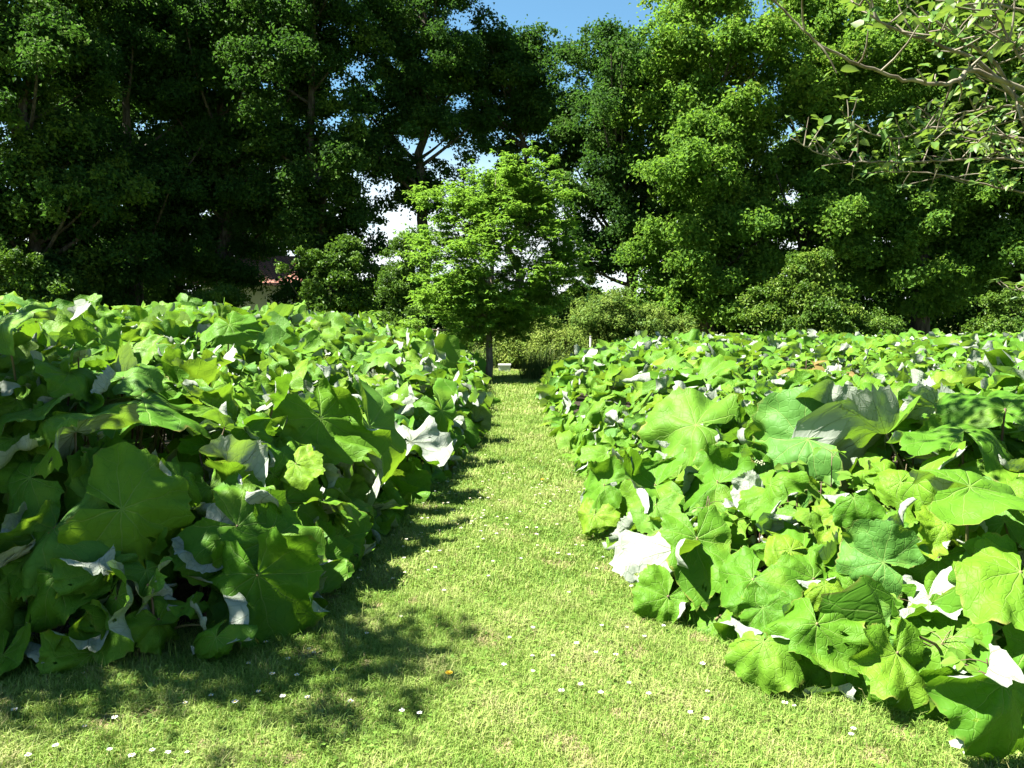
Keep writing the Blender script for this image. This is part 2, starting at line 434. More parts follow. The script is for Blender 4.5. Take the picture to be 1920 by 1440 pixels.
# ------------------------------------------------------------------ butterbur leaf blades
def blade(seed, rings, segs, dome=0.12, cup=0.0, ruffle=0.15, flaps=(), vee=0.0, narrow=0.98, lobes=0.045, holes=0):
    g = np.random.default_rng(seed)
    TM = 2.88
    th = np.linspace(-TM, TM, segs + 1)
    at_ = np.abs(th)
    Rr = 0.83 + 0.16 * np.cos(th) + 0.10 * sstep(1.5, 2.2, at_) - 0.30 * sstep(2.3, 2.9, at_)
    nl = int(g.integers(7, 10)); ph = g.uniform(0, 6)
    tw = th + 0.10 * np.sin(2.3 * th + ph)
    Rr = Rr * (1 + lobes * 1.25 * (np.abs(np.cos(4.76 * tw)) ** 1.4 - 0.5) + lobes * 0.8 * np.sin(nl * th + ph))
    Rr *= 1 + 0.07 * np.sin(2 * th + g.uniform(0, 6)) + 0.04 * np.sin(3 * th + g.uniform(0, 6))
    tooth = (np.abs(((th * 6.4 + g.uniform(0, 1)) % 1.0) - 0.5) * 2)
    Rr *= 1 + 0.045 * tooth + 0.026 * g.normal(size=len(th)) * (segs > 30)
    rr = np.linspace(0, 1, rings + 1)[1:] ** 0.85
    X = rr[:, None] * Rr[None] * np.sin(th)[None] * narrow
    Y = rr[:, None] * Rr[None] * np.cos(th)[None]
    x = np.concatenate([[0.0], X.ravel()]); y = np.concatenate([[0.0], Y.ravel()])
    r = np.hypot(x, y); t = np.arctan2(x, y)
    p1, p2, p3 = g.uniform(0, 6, 3)
    k1, k2 = int(g.integers(4, 7)), int(g.integers(9, 14))
    z0 = -dome * r ** 2 + cup * r ** 1.4 + ruffle * r ** 2.2 * np.sin(k1 * t + p1) + ruffle * 0.42 * r ** 3 * np.sin(k2 * t + p2)
    z0 += 0.042 * r ** 0.8 * np.abs(np.sin(4.76 * (t + 0.06 * np.sin(3 * t + p2)))) + vee * np.abs(x)
    z0 += 0.09 * np.sin(3.1 * x + p3) * np.sin(2.7 * y + p1) + r * (0.045 * np.sin(9 * x + 4 * y + p2) * np.sin(8 * y - 3 * x + p3) + 0.018 * np.sin(17 * x - 6 * y + p1) * np.sin(15 * y + 5 * x + p2))
    P = np.stack([x, y, np.zeros_like(x)], 1); Nn = np.tile([0.0, 0, 1], (len(x), 1))
    bends = [(g.uniform(-2.6, 2.6), g.uniform(.05, .45), g.uniform(.35, .95) * g.choice([-1, -1, 1]), g.uniform(.10, .30)) for _ in range(4)]
    for (phi2, d0, A, rad) in bends + list(flaps):
        sg = -1.0 if A < 0 else 1.0; A = abs(A)
        D = np.array([math.sin(phi2), math.cos(phi2), 0.0]); UPV = np.array([0, 0, sg])
        E = np.array([math.cos(phi2), -math.sin(phi2), 0.0])
        s = P @ D - d0 - 0.06 * np.sin((P @ E) * 5 + p1) - 0.05 * (P @ E)
        m = s > 0
        a = np.where(m, np.minimum(s / rad, A), 0)
        ex = np.where(m, np.maximum(s - rad * A, 0), 0)
        along = rad * np.sin(a) + ex * np.cos(a); up = rad * (1 - np.cos(a)) + ex * np.sin(a)
        P = np.where(m[:, None], P - (s[:, None] * D) + along[:, None] * D + up[:, None] * UPV, P)
        Nn = np.where(m[:, None], np.cos(a)[:, None] * Nn - sg * np.sin(a)[:, None] * D, Nn)
    V = P + Nn * z0[:, None]
    n1 = segs + 1
    tri = np.stack([np.zeros(segs, int), 1 + np.arange(1, segs + 1), 1 + np.arange(segs)], 1)
    i = 1 + np.arange(rings - 1)[:, None] * n1; j = np.arange(segs)[None]
    Q = np.stack([i + j, i + j + 1, i + n1 + j + 1, i + n1 + j], -1).reshape(-1, 4)
    if holes:
        c = 0.5 * (V[Q[:, 0]] + V[Q[:, 2]]); f0 = np.stack([x, y], 1)[Q].mean(1); keep = np.ones(len(Q), bool)
        for _ in range(holes):
            a_, q_ = g.uniform(-2.2, 2.2), g.uniform(0.45, 0.85)
            hc = np.array([math.sin(a_) * q_, math.cos(a_) * q_])
            keep &= np.hypot(*((f0 - hc) * np.array([1, g.uniform(0.6, 1.6)])).T) > g.uniform(0.025, 0.06)
        Q = Q[keep]
    uv = np.stack([(x + 1.2) / 2.4, (y + 1.2) / 2.4], 1)
    # orientation: make the top side face +Z
    a, b, c = V[Q[0, 0]], V[Q[0, 1]], V[Q[0, 2]]
    if np.cross(b - a, c - a)[2] < 0: Q = Q[:, ::-1]
    a, b, c = V[tri[0, 0]], V[tri[0, 1]], V[tri[0, 2]]
    if np.cross(b - a, c - a)[2] < 0: tri = tri[:, ::-1]
    return V, tri, Q, uv


VAR = [
    dict(seed=1, dome=0.16, ruffle=0.10), dict(seed=2, dome=0.10, ruffle=0.12, holes=3), dict(seed=3, dome=0.22, holes=2, ruffle=0.13, lobes=0.065),
    dict(seed=4, holes=3, dome=0.30, ruffle=0.10), dict(seed=5, dome=0.05, ruffle=0.15, vee=0.15),                                       # 0-4 open
    dict(seed=6, holes=2, flaps=[(1.45, 0.38, 2.3, 0.10)], dome=0.12), dict(seed=7, flaps=[(-1.45, 0.38, 2.3, 0.10)], dome=0.12),      # 5 fold X+, 6 fold X-
    dict(seed=8, flaps=[(2.2, 0.22, 2.5, 0.08)], dome=0.14, holes=2), dict(seed=9, holes=3, flaps=[(-2.2, 0.22, 2.5, 0.08)], dome=0.14),  # 7, 8 back folds
    dict(seed=10, flaps=[(0.3, 0.62, 2.2, 0.09)], dome=0.10), dict(seed=11, flaps=[(3.1, 0.18, 2.5, 0.07)], dome=0.15),       # 9 tip, 10 base
    dict(seed=12, dome=-0.05, cup=0.45, ruffle=0.10), dict(seed=13, dome=-0.1, cup=0.7, ruffle=0.13), dict(seed=14, cup=0.35, vee=0.35, ruffle=0.08),  # 11-13 cupped
    dict(seed=15, flaps=[(1.2, 0.45, 2.0, 0.10), (-1.7, 0.40, 2.4, 0.08)], dome=0.1), dict(seed=16, dome=0.5, ruffle=0.10),   # 14 both, 15 hanging umbrella
    dict(seed=17, dome=0.14, ruffle=0.11, holes=4), dict(seed=18, holes=3, dome=0.18, ruffle=0.16, lobes=0.06, narrow=0.76),             # 16, 17
    dict(seed=19, flaps=[(1.5, 0.30, 1.4, 0.12)], dome=0.1), dict(seed=20, flaps=[(-0.9, 0.45, 2.5, 0.08)], dome=0.16),         # 18, 19
    dict(seed=21, dome=0.09, ruffle=0.05, lobes=0.03), dict(seed=22, dome=0.1, ruffle=0.20, lobes=0.075, holes=2),
    dict(seed=23, narrow=0.62, ruffle=0.12, flaps=[(1.5, 0.22, 2.2, 0.09)], dome=0.10),              # 20 round flat, 21 wrinkled
]
FOLDED = {5, 6, 7, 8, 9, 10, 14, 18, 19, 22}
CUPPED = {11, 12, 13}
BLADE_HI = []
for kw in VAR:
    V, tri, Q, uv = blade(rings=15, segs=88, **kw)
    BLADE_HI.append(make_mesh("leaf_blade", V, [tri, Q], M_BUTTER, uv=uv, edge=np.concatenate([[0], np.repeat((np.arange(15) + 1) / 15, 89)])))
BLADE_MID = [blade(rings=7, segs=40, **dict(kw, holes=0)) for kw in VAR]
BLADE_LO = [blade(rings=4, segs=20, **dict(kw, holes=0)) for kw in VAR]


def frame(n, tip):
    n = unit(n); tip = np.asarray(tip, float)
    y = unit(tip - (tip * n).sum(-1, keepdims=True) * n)
    x = np.cross(y, n)
    return np.stack([x, y, n], -1)          # columns


class LeafMass:
    def __init__(s): s.V, s.T3, s.Q4, s.UV, s.tint, s.n = [], [], [], [], [], 0
    def add(s, lod, var, C, M, S, tint):
        lib = {"mid": BLADE_MID, "lo": BLADE_LO}[lod]
        for k in np.unique(var):
            i = np.where(var == k)[0]
            V, tri, Q, uv = lib[k]
            W = C[i][:, None] + S[i][:, None, None] * np.einsum("nij,vj->nvi", M[i], V)
            nv = len(V); off = s.n + np.arange(len(i))[:, None, None] * nv
            s.V.append(W.reshape(-1, 3)); s.T3.append((tri[None] + off).reshape(-1, 3)); s.Q4.append((Q[None] + off).reshape(-1, 4))
            s.UV.append(np.tile(uv, (len(i), 1))); s.tint.append(np.repeat(tint[i], nv)); s.n += nv * len(i)
    def build(s, name):
        return add_obj(name, make_mesh(name, np.concatenate(s.V), [np.concatenate(s.T3), np.concatenate(s.Q4)], M_BUTTER,
                                       uv=np.concatenate(s.UV), tint=np.concatenate(s.tint)))


def stalk_points(c, n, ground, seed):
    g = np.random.default_rng(seed)
    c = np.asarray(c, float)
    mid = 0.45 * np.asarray(ground) + 0.55 * c
    mid = mid - 0.22 * np.asarray(n) * (0.5 + 0.5 * g.random()) + g.normal(size=3) * 0.03
    mid[2] = max(mid[2], 0.12)
    p = bez(ground, mid, c - 0.004 * np.asarray(n), 9)
    return p


BUTTER_GROUP = "butterbur plants filling the two beds"
n_plants = 0
hero_scr = []


def butterbur(c, n, tip, size, var, label, ground, seed, mirror=False):
    """one plant: an Empty at its foot > leaf, stalk"""
    global n_plants
    g = np.asarray(ground, float)
    o = empty("butterbur_plant", Vector(g), label, "butterbur", BUTTER_GROUP)
    M = frame(n, tip)
    lf = add_obj("leaf", BLADE_HI[var], o)
    from mathutils import Matrix
    lf["leaf_hue_shade"] = float(0.80 if "blue-green" in label else 0.91 if "yellow" in label else 0.04 if "dark" in label or "shaded" in label else (seed * 0.6180339) % 1.0 * (0.74 if seed < 1000 else 0.90))  # dark and shaded leaves get the darkest green, shade put into their colour
    m4 = Matrix.Identity(4)
    for a in range(3):
        for b in range(3): m4[a][b] = M[a][b] * size
        m4[a][3] = c[a] - g[a]
    lf.matrix_basis = m4
    b = MB()
    p = stalk_points(c, M[:, 2], g, seed) - g
    k = 0.6 + 0.4 * min(1.0, size / 0.25)
    b.tube(p, np.linspace(0.0105, 0.0055, len(p)) * k, 7)
    b.build("stalk", M_STALK, o)
    n_plants += 1
    return o


# ------------------------------------------------------------------ hand-placed leaves of the two beds
# (px, py of the stalk's top, distance, radius in px, facing normal, tip direction in the picture, blade variant, label)
HL = [
 (228, 955, 3.85, 178, (.22, -.80, .55), (1, -.12), 1, "largest dappled leaf facing the camera at the left bed's near end, tip pointing right"),
 (212, 962, 3.98, 182, (-.12, -.72, .62), (-.45, 1), 17, "tall shaded leaf rising above the largest dappled leaf in the left bed"),
 (108, 1075, 3.65, 150, (.20, -.74, .62), (.8, -.55), 16, "bright dappled leaf hanging low below the largest leaf in the left bed"),
 (100, 1078, 3.72, 115, (-.15, -.85, .25), (-.55, -.8), 6, "dark drooping leaf with a pale rim beside the low bright dappled leaf"),
 (52, 1052, 3.72, 95, (-.1, -.72, .66), (-1, -.1), 3, "half sunlit leaf at the photo's left edge above the dark drooping leaf"),
 (396, 1012, 4.05, 100, (.05, .78, -.30), (.65, -.65), 20, "grey-green leaf seen from its underside right of the largest dappled leaf"),
 (445, 985, 4.10, 165, (.30, -.80, .38), (.85, -.45), 6, "dark leaf with a broad white folded upper edge in the left bed"),
 (505, 1012, 4.15, 145, (.62, -.58, .40), (.8, -.65), 9, "leaf with a glowing backlit right margin near the left bed's near corner"),
 (483, 1078, 3.85, 175, (.38, -.84, .22), (.18, -1), 5, "dark leaf with a white rolled strip down its left side at the lawn corner"),
 (405, 1195, 3.55, 90, (-.2, -.8, .5), (-.25, -1), 15, "lowest dark leaf touching the lawn at the left bed's corner"),
 (690, 800, 5.75, 205, (.80, -.5, .26), (.16, -1), 22, "long hanging leaf with white rolled edge and lit right margin by the path"),
 (600, 785, 5.4, 140, (.62, -.6, .42), (.42, -1), 14, "hanging leaf with lit jagged margin just left of the long hanging leaf"),
 (768, 832, 6.9, 95, (-.35, .62, -.62), (.75, -.4), 21, "wrinkled white underside of a leaf flopping over the path edge"),
 (828, 770, 8.3, 105, (.6, -.62, .3), (.45, -1), 15, "dark leaf drooping farthest over the path from the left bed"),
 (555, 868, 4.7, 66, (.2, -.62, .75), (.35, -1), 0, "small bright yellow-green leaf above the white folded edge"),
 (272, 757, 4.75, 185, (.12, -.40, .9), (1, .22), 4, "broad wedge-shaped leaf roofing the dark hollow in the left bed"),
 (247, 652, 5.6, 78, (.1, -.72, .68), (-.1, -1), 0, "upright lit leaf left of centre on the left bed's slope"),
 (430, 612, 6.1, 82, (.25, -.62, .72), (.3, -1), 2, "bright scalloped leaf on the left bed's crest above the wedge-shaped leaf"),
 (8, 605, 4.5, 105, (-.3, -.72, .55), (.55, 1), 4, "leaf standing up highest at the photo's left edge"),
 (390, 835, 4.7, 60, (.1, -.55, .8), (-1, .1), 0, "pale small leaf at the right lip of the dark hollow"),
 (60, 900, 4.0, 130, (-.1, -.6, .78), (-.9, -.2), 2, "shaded wrinkled leaf left of the tall shaded leaf"),
 (520, 745, 5.2, 70, (.25, .5, -.6), (.1, 1), 20, "small leaf turned to show its white underside right of the dark hollow"),
 (640, 1010, 4.9, 100, (.6, -.65, .4), (.5, -1), 3, "dark leaf hanging over the shadowed lawn below the long hanging leaf"),
]
HR = [
 (1880, 1283, 2.72, 172, (.0, -.58, .78), (-.22, -1), 7, "nearest leaf in the lower right corner with a white folded flap"),
 (1684, 1222, 3.15, 118, (0, -.66, .72), (0.05, -1), 21, "sunlit lobed leaf resting on the lawn left of the nearest leaf"),
 (1533, 1168, 3.30, 132, (-.05, -.68, .72), (-.12, -1), 16, "sunlit leaf with small holes at the middle of the right bed's front"),
 (1432, 1205, 3.32, 112, (-.2, -.74, .62), (-.25, -1), 10, "leaf with a narrow white curled upper rim at the right bed's front"),
 (1412, 1085, 3.65, 118, (-.25, -.66, .66), (-.45, -1), 3, "half shaded leaf above the curled-rim leaf of the right bed"),
 (1655, 1057, 3.60, 112, (-.1, -.74, .66), (-.7, .62), 20, "round smooth blue-green leaf with pale veins facing the camera"),
 (1915, 1070, 3.05, 165, (-.1, -.66, .7), (-.45, -.85), 0, "large leaf at the right photo edge carrying a round leaf shadow"),
 (1815, 917, 3.45, 165, (-.05, -.68, .72), (1, -.15), 20, "broad light green leaf with notched base at the right photo edge"),
 (1572, 958, 4.1, 90, (-.2, -.6, .76), (-1, -.1), 16, "yellow-green leaf with a ragged hole left of the round leaf"),
 (1482, 1035, 3.9, 98, (-.1, -.58, .78), (-1, .1), 2, "wavy yellow-green leaf in the middle of the right bed's slope"),
 (1308, 1008, 4.15, 130, (.12, -.85, .5), (.0, -1), 17, "narrow upright hanging leaf beside the white triangular underside"),
 (1266, 1032, 4.25, 125, (.48, .52, -.70), (-1, -.1), 5, "large white triangular leaf underside at the path edge"),
 (1252, 1118, 4.05, 88, (-.2, -.75, .55), (-.5, -.9), 6, "small half-folded leaf lowest at the path corner of the right bed"),
 (1345, 900, 5.1, 118, (-.3, -.35, .88), (-.6, .55), 18, "leaf with an upturned silvery side standing on a dark red stalk"),
 (1228, 907, 5.3, 112, (-.32, -.42, .85), (-.9, .35), 11, "cupped bright leaf at the path edge left of the dark red stalk"),
 (1132, 907, 5.7, 80, (-.4, -.42, .8), (-.7, .25), 18, "cupped leaf with pale side overhanging the path"),
 (1305, 800, 6.1, 140, (-.1, -.48, .86), (-1, .2), 4, "broad bright ribbed leaf high on the path side of the right bed"),
 (1660, 812, 4.75, 108, (-.08, .42, .88), (-.35, .8), 12, "funnel-shaped leaf on a long pale stalk leaning to the right"),
 (1805, 815, 4.15, 155, (.1, -.22, .95), (.25, 1), 2, "large wide leaf below the apple twigs at the right bed's top"),
 (1885, 765, 4.3, 110, (-.3, -.55, .7), (-.1, 1), 13, "dark leaf standing upright at the right edge below the apple twigs"),
 (1515, 830, 4.95, 150, (-.2, -.45, .85), (-.9, .5), 20, "broad blue-green leaf with a silvery fold in the right bed's middle"),
 (1405, 925, 4.55, 52, (.25, .45, -.7), (-.4, .8), 20, "small white upturned underside with a hole above the nettles"),
 (1475, 985, 4.35, 52, (.2, .45, -.72), (-1, .4), 0, "white upturned underside left of the yellow-green leaf with a hole"),
 (1600, 935, 4.0, 74, (-.1, -.72, .6), (.1, -1), 10, "dark leaf with a white folded back rim above the round leaf"),
 (1545, 1098, 3.55, 66, (.0, -.75, .6), (.05, -1), 10, "dark leaf with a white flap below the wavy yellow-green leaf"),
 (1885, 1085, 3.2, 122, (-.15, -.78, .5), (-.8, -.6), 8, "dark leaf with a long white rim along its upper edge"),
 (1430, 1140, 3.55, 75, (-.1, -.7, .7), (.9, -.5), 9, "small leaf with white curled tip between two front leaves"),
 (1770, 985, 3.6, 70, (-.2, -.6, .7), (-.4, -1), 19, "yellowing leaf with white rolled edge right of the round leaf"),
 (1115, 965, 5.6, 62, (-.3, -.8, .5), (-.2, -1), 3, "small yellow-green leaf hanging over the path at mid bed"),
 (1230, 945, 5.0, 72, (-.1, -.72, .66), (-.2, -1), 0, "bright leaf just above the white triangular underside"),
]
heroes = []
k = 0
for side, lst in (("L", HL), ("R", HR)):
    for (px, py, Y, rp, n, tp, var, lab) in lst:
        rp = rp * 0.86; c = np.array(at(px, py, Y)); size = rp / F * Y
        c[2] = max(c[2], 0.10)
        tip = np.array([tp[0], 0.0, tp[1]]) if abs(n[2]) < 0.8 else np.array([tp[0], tp[1] * 0.8, tp[1] * 0.5])
        inw = -1.0 if side == "L" else 1.0
        gx = c[0] + inw * (0.10 + 0.12 * c[2]); gy = c[1] + 0.12 + 0.16 * c[2]
        if "leaning to the right" in lab: gx, gy = c[0] + 0.42, c[1] + 0.05
        heroes.append((c, n, tip, size, var, lab, (gx, gy, 0.0), 100 + k, (px, py, rp, Y)))
        k += 1
for h in heroes:
    butterbur(*h[:8])
HS = np.array([h[8] for h in heroes], float)

# ------------------------------------------------------------------ the other leaves
cands = {"c": [], "n": [], "tip": [], "s": [], "var": [], "side": [], "d": [], "h": []}


def sample_bed(side, poly, n, ymin, ymax, xmin, xmax, smean, layer=0.0):
    P = np.stack([rng.uniform(xmin, xmax, n), rng.uniform(ymin, ymax, n)], 1)
    d = sdist(poly, P)
    P = P[d > -0.06]
    h, d, nr = surf_normal(side, P)
    keep = rng.random(len(P)) < np.clip(1.0 / nr[:, 2] / 2.2, 0, 1)
    P, h, d, nr = P[keep], h[keep], d[keep], nr[keep]
    m = len(P)
    z = h + rng.normal(0, 0.07, m) - 0.05
    if layer > 0:
        z = h * rng.uniform(0.25, 0.75, m)
    z = np.maximum(z, 0.07)
    C = np.stack([P[:, 0], P[:, 1], z], 1)
    slope = 1 - nr[:, 2]
    nn = unit(nr * 0.8 + np.array([-0.05, -0.14, 0.16]) + rng.normal(0, 0.48, (m, 3)) * np.array([1, 1, 0.6]))
    flip = rng.random(m) < ((0.07 * np.exp(-d / 0.5) + 0.018 if side == 'L' else 0.022) if layer == 0 else 0.0)
    nn[flip] = unit(nn[flip] * np.array([1, 1, -1]) + np.array([0.2, 0.7, 0.2]))
    down = np.stack([nr[:, 0], nr[:, 1], -0.5 * np.ones(m)], 1)
    tip = unit(down) + rng.normal(0, 0.45, (m, 3))
    fl = slope < 0.08
    tip[fl] = rng.normal(0, 1, (fl.sum(), 3))
    s = smean * np.exp(rng.normal(0, 0.26, m)) * np.where(P[:, 1] < 6.0, 1.22, 1.0)
    var = rng.choice(len(VAR), m, p=VP)
    for key, v in zip(("c", "n", "tip", "s", "var", "d", "h"), (C, nn, tip, s, var, d, h)): cands[key].append(v)
    cands["side"].append(np.full(m, 0 if side == "L" else 1))
    sw = (d < 0.7) & (rng.random(m) < 0.35)
    var[sw] = rng.choice([5, 6, 7, 8, 9, 14, 18, 19, 22], sw.sum())


VP = np.array([1, 1, 1, .8, 1, 1.3, 1.3, 1.2, 1.2, .8, .9, .7, .5, .6, 1.1, .7, 1, .8, 1.1, .8, .8, .9, .9]); VP /= VP.sum()
# near bands dense, far bands thinner
sample_bed("L", LPOLY, 4000, 3.3, 8.5, -6.5, -0.4, 0.20)
sample_bed("R", RPOLY, 4400, 2.4, 8.5, 0.4, 6.5, 0.185)
NEAR_END = sum(len(a) for a in cands["c"])
sample_bed("L", LPOLY, 7000, 8.5, 22, -15, -0.3, 0.21)
sample_bed("R", RPOLY, 17000, 8.5, 27, 0.4, 20, 0.19)
sample_bed("L", LPOLY, 2800, 3.5, 10, -6.5, -0.6, 0.2, layer=1)
sample_bed("R", RPOLY, 2800, 2.6, 10, 0.7, 7, 0.16, layer=1)
cands = {k_: np.concatenate(v) for k_, v in cands.items()}
C = cands["c"]; S = cands["s"]
# the middle of the right field is a tangle of smaller leaves
mid = (cands["side"] == 1) & (C[:, 1] > 6.5) & (np.hypot((C[:, 0] - 0.46 * C[:, 1]) / 2.0, (C[:, 1] - 9.5) / 4) < 1)
S[mid] *= 0.62
px, py, dep = proj(C)
rp = S / dep * F
inview = (px > -rp - 40) & (px < 1960 + rp) & (py < 1480 + rp)
keep = inview.copy()
layer_low = np.arange(len(C)) >= len(C)  # placeholder
for (hx, hy, hr, hY) in HS:
    dd = np.hypot(px - hx, py - hy)
    keep &= ~((dd < 0.52 * hr + 0.22 * rp) & (C[:, 1] < hY + 0.12) & (C[:, 1] > hY - 3))
# dark hollow in the left bed, with bare stalks inside it
keep &= ~((np.hypot((px - 305) / 118, (py - 812) / 66) < 1) & (C[:, 1] < 6.4))
# weeds and dark gaps break up the leaves in the near middle of the right bed
keep &= ~((np.hypot((px - 1610) / 200, (py - 925) / 120) < 1) & (C[:, 1] < 5.0) & (rng.random(len(C)) < 0.6))
# no leaf tip out over the lawn path beyond what the photo shows
cl = np.stack([C[:, 0], C[:, 1]], 1)
for k_ in cands: cands[k_] = cands[k_][keep]
C, S, px, py, dep, rp = cands["c"], cands["s"], px[keep], py[keep], dep[keep], rp[keep]
# thin out: keep at least a part of a leaf's radius between neighbours
order = np.argsort(dep)
taken = np.zeros(len(C), bool)
grid = {}
for i in order:
    cell = tuple((C[i] / 0.25).astype(int))
    ok = True
    lim = S[i] * (0.53 if dep[i] < 6 else 0.5 if dep[i] < 9 else 0.43)
    for a in (-1, 0, 1):
        for b in (-1, 0, 1):
            for c_ in (-1, 0, 1):
                for j in grid.get((cell[0] + a, cell[1] + b, cell[2] + c_), ()):
                    if np.linalg.norm(C[i] - C[j]) < lim: ok = False; break
                if not ok: break
            if not ok: break
        if not ok: break
    if ok:
        taken[i] = True; grid.setdefault(cell, []).append(i)
for k_ in cands: cands[k_] = cands[k_][taken]
C, S, dep, rp, px, py = cands["c"], cands["s"], dep[taken], rp[taken], px[taken], py[taken]
Mf = frame(cands["n"], cands["tip"])
tint = rng.random(len(C))
# the largest in the picture are plants of their own
low = C[:, 2] < 0.78 * cands["h"] - 0.03
score = rp * np.where(low & (cands["d"] > 0.35), 0.25, 1.0) * np.where((px > -20) & (px < 1940) & (py < 1460), 1, 0.2)
NIND = 298 - len(heroes)
ind = np.argsort(-score)[:NIND]
isind = np.zeros(len(C), bool); isind[ind] = True
for i in ind:
    c = C[i]; v = int(cands["var"][i]); L = cands["side"][i] == 0; d = cands["d"][i]
    bed = "left" if L else "right"
    where = ("on the low front edge" if c[1] < (4.6 if L else 4.3) and d < 0.7 else
             "along the path edge" if d < 0.75 else
             "inside the near part" if c[1] < 6.5 else "on the farther top")
    under = Mf[i][2, 2] < 0.05
    how = ("leaf showing its white underside" if under else "leaf with a pale folded rim" if v in FOLDED else
           "cupped leaf" if v in CUPPED else "open green leaf")
    inw = -1 if L else 1
    g = (c[0] + inw * (0.05 + 0.15 * c[2]) + rng.normal(0, .05), c[1] + 0.1 * c[2] + rng.normal(0, .06), 0.0)
    butterbur(c, cands["n"][i], cands["tip"][i], float(S[i]), v, f"butterbur {how} {where} of the {bed} bed", g, 1000 + int(i))
mass = LeafMass()
rest = ~isind
nearm = rest & (dep < 9.0)
farm = rest & ~nearm
mass.add("mid", cands["var"][nearm], C[nearm], Mf[nearm], S[nearm], tint[nearm])
mass.add("lo", cands["var"][farm], C[farm], Mf[farm], S[farm], tint[farm])
mo = mass.build("butterbur_patch")
tag(mo, "mass of further butterbur leaves covering both beds behind the nearest ones", "butterbur", kind="stuff")
print("butterbur plants", n_plants, "mass leaves", int(rest.sum()))

# bare stalks standing in the dark of the beds
b = MB()
for side, poly, n_, x0, x1 in (("L", LPOLY, 110, -6, -1.0), ("R", RPOLY, 80, 0.9, 6)):
    P = np.stack([rng.uniform(x0, x1, n_), rng.uniform(2.9, 8.5, n_)], 1)
    h, d, nr = surf_normal(side, P)
    for p, hh, dd in zip(P, h, d):
        if dd < 0.15: continue
        q = p + rng.normal(0, 0.14, 2)
        b.tube(bez((p[0], p[1], 0), (p[0], p[1], hh * 0.6), (q[0], q[1], hh * 0.85), 5), np.linspace(0.010, 0.006, 5), 5, cap=False)
tag(b.build("stalk_thicket", M_STALK), "tangle of brownish leaf stalks in the dark under both beds", "stalks", kind="stuff")

# ------------------------------------------------------------------ ground
def sheet(name, poly, z, mat):
    V = np.array([(x, y, z) for x, y in poly]); n = len(V)
    me = make_mesh(name, V, [np.arange(n)[None]], mat, smooth=False)
    return tag(add_obj(name, me), kind="structure")


g_n = 80
gx = np.sign(np.linspace(-1, 1, g_n)) * np.abs(np.linspace(-1, 1, g_n)) ** 3 * 1500
XX, YY = np.meshgrid(gx, gx + 10)
GV = np.stack([XX.ravel(), YY.ravel(), np.zeros(XX.size)], 1)
i = np.arange(g_n - 1)[:, None] * g_n; j = np.arange(g_n - 1)[None]
GF = np.stack([i + j, i + j + 1, i + g_n + j + 1, i + g_n + j], -1).reshape(-1, 4)
tag(add_obj("ground", make_mesh("ground", GV, [GF], M_GROUND)), kind="structure")


def inset(poly, dist):
    c = poly.copy(); n = len(poly); out = []
    for i in range(n):
        a, b_, c_ = poly[i - 1], poly[i], poly[(i + 1) % n]
        t1 = unit(b_ - a); t2 = unit(c_ - b_)
        nn = unit(np.array([t1[1], -t1[0]]) + np.array([t2[1], -t2[0]]))
        out.append(b_ + nn * dist)
    return np.array(out)


def inward(poly):
    q = inset(poly, 0.12)
    return q if sdist(poly, q[3:4])[0] > 0 else inset(poly, -0.12)


sheet("soil_bed", inward(LPOLY), 0.004, M_SOIL)
sheet("soil_bed", inward(RPOLY), 0.004, M_SOIL)


# ------------------------------------------------------------------ grass
def blades(P, hgt, wid, lean, tint, segs=2):
    """P (n,3) feet; returns V, faces arrays (tapered bent blades)"""
    n = len(P)
    a = rng.uniform(0, 2 * PI, n); bdir = np.stack([np.cos(a), np.sin(a), np.zeros(n)], 1)
    sdir = np.stack([-np.sin(a), np.cos(a), np.zeros(n)], 1)
    up = np.array([0, 0, 1.0])
    p1 = P + up * (hgt * 0.55)[:, None] + bdir * (hgt * lean * 0.30)[:, None]
    p2 = P + up * (hgt * (1 - 0.35 * lean))[:, None] + bdir * (hgt * lean)[:, None]
    w = wid[:, None] * 0.5
    V = np.stack([P - sdir * w, P + sdir * w, p1 + sdir * w * 0.8, p1 - sdir * w * 0.8, p2], 1).reshape(-1, 3)
    o = np.arange(n)[:, None] * 5
    return V, np.array([[0, 1, 2, 3]]) + o, np.array([[3, 2, 4]]) + o, np.repeat(tint, 5)


def path_points(n, y0, y1, x0, x1, margin=0.3):
    P = np.stack([rng.uniform(x0, x1, n), rng.uniform(y0, y1, n)], 1)
    ok = (sdist(LPOLY, P) < margin) & (sdist(RPOLY, P) < margin)
    P = P[ok]
    q = np.concatenate([P, np.zeros((len(P), 1))], 1)
    sx, sy, d_ = proj(q)
    return q[(sx > -60) & (sx < 1980) & (sy < 1500)]


def patchy(P, s, ph): return 0.5 + 0.5 * (np.sin(P[:, 0] * s + ph) * np.sin(P[:, 1] * s * 0.8 + ph * 2) + 0.5 * np.sin(P[:, 0] * s * 2.7 + P[:, 1] * s * 2.1))


gv, g4, g3, gt, off = [], [], [], [], 0
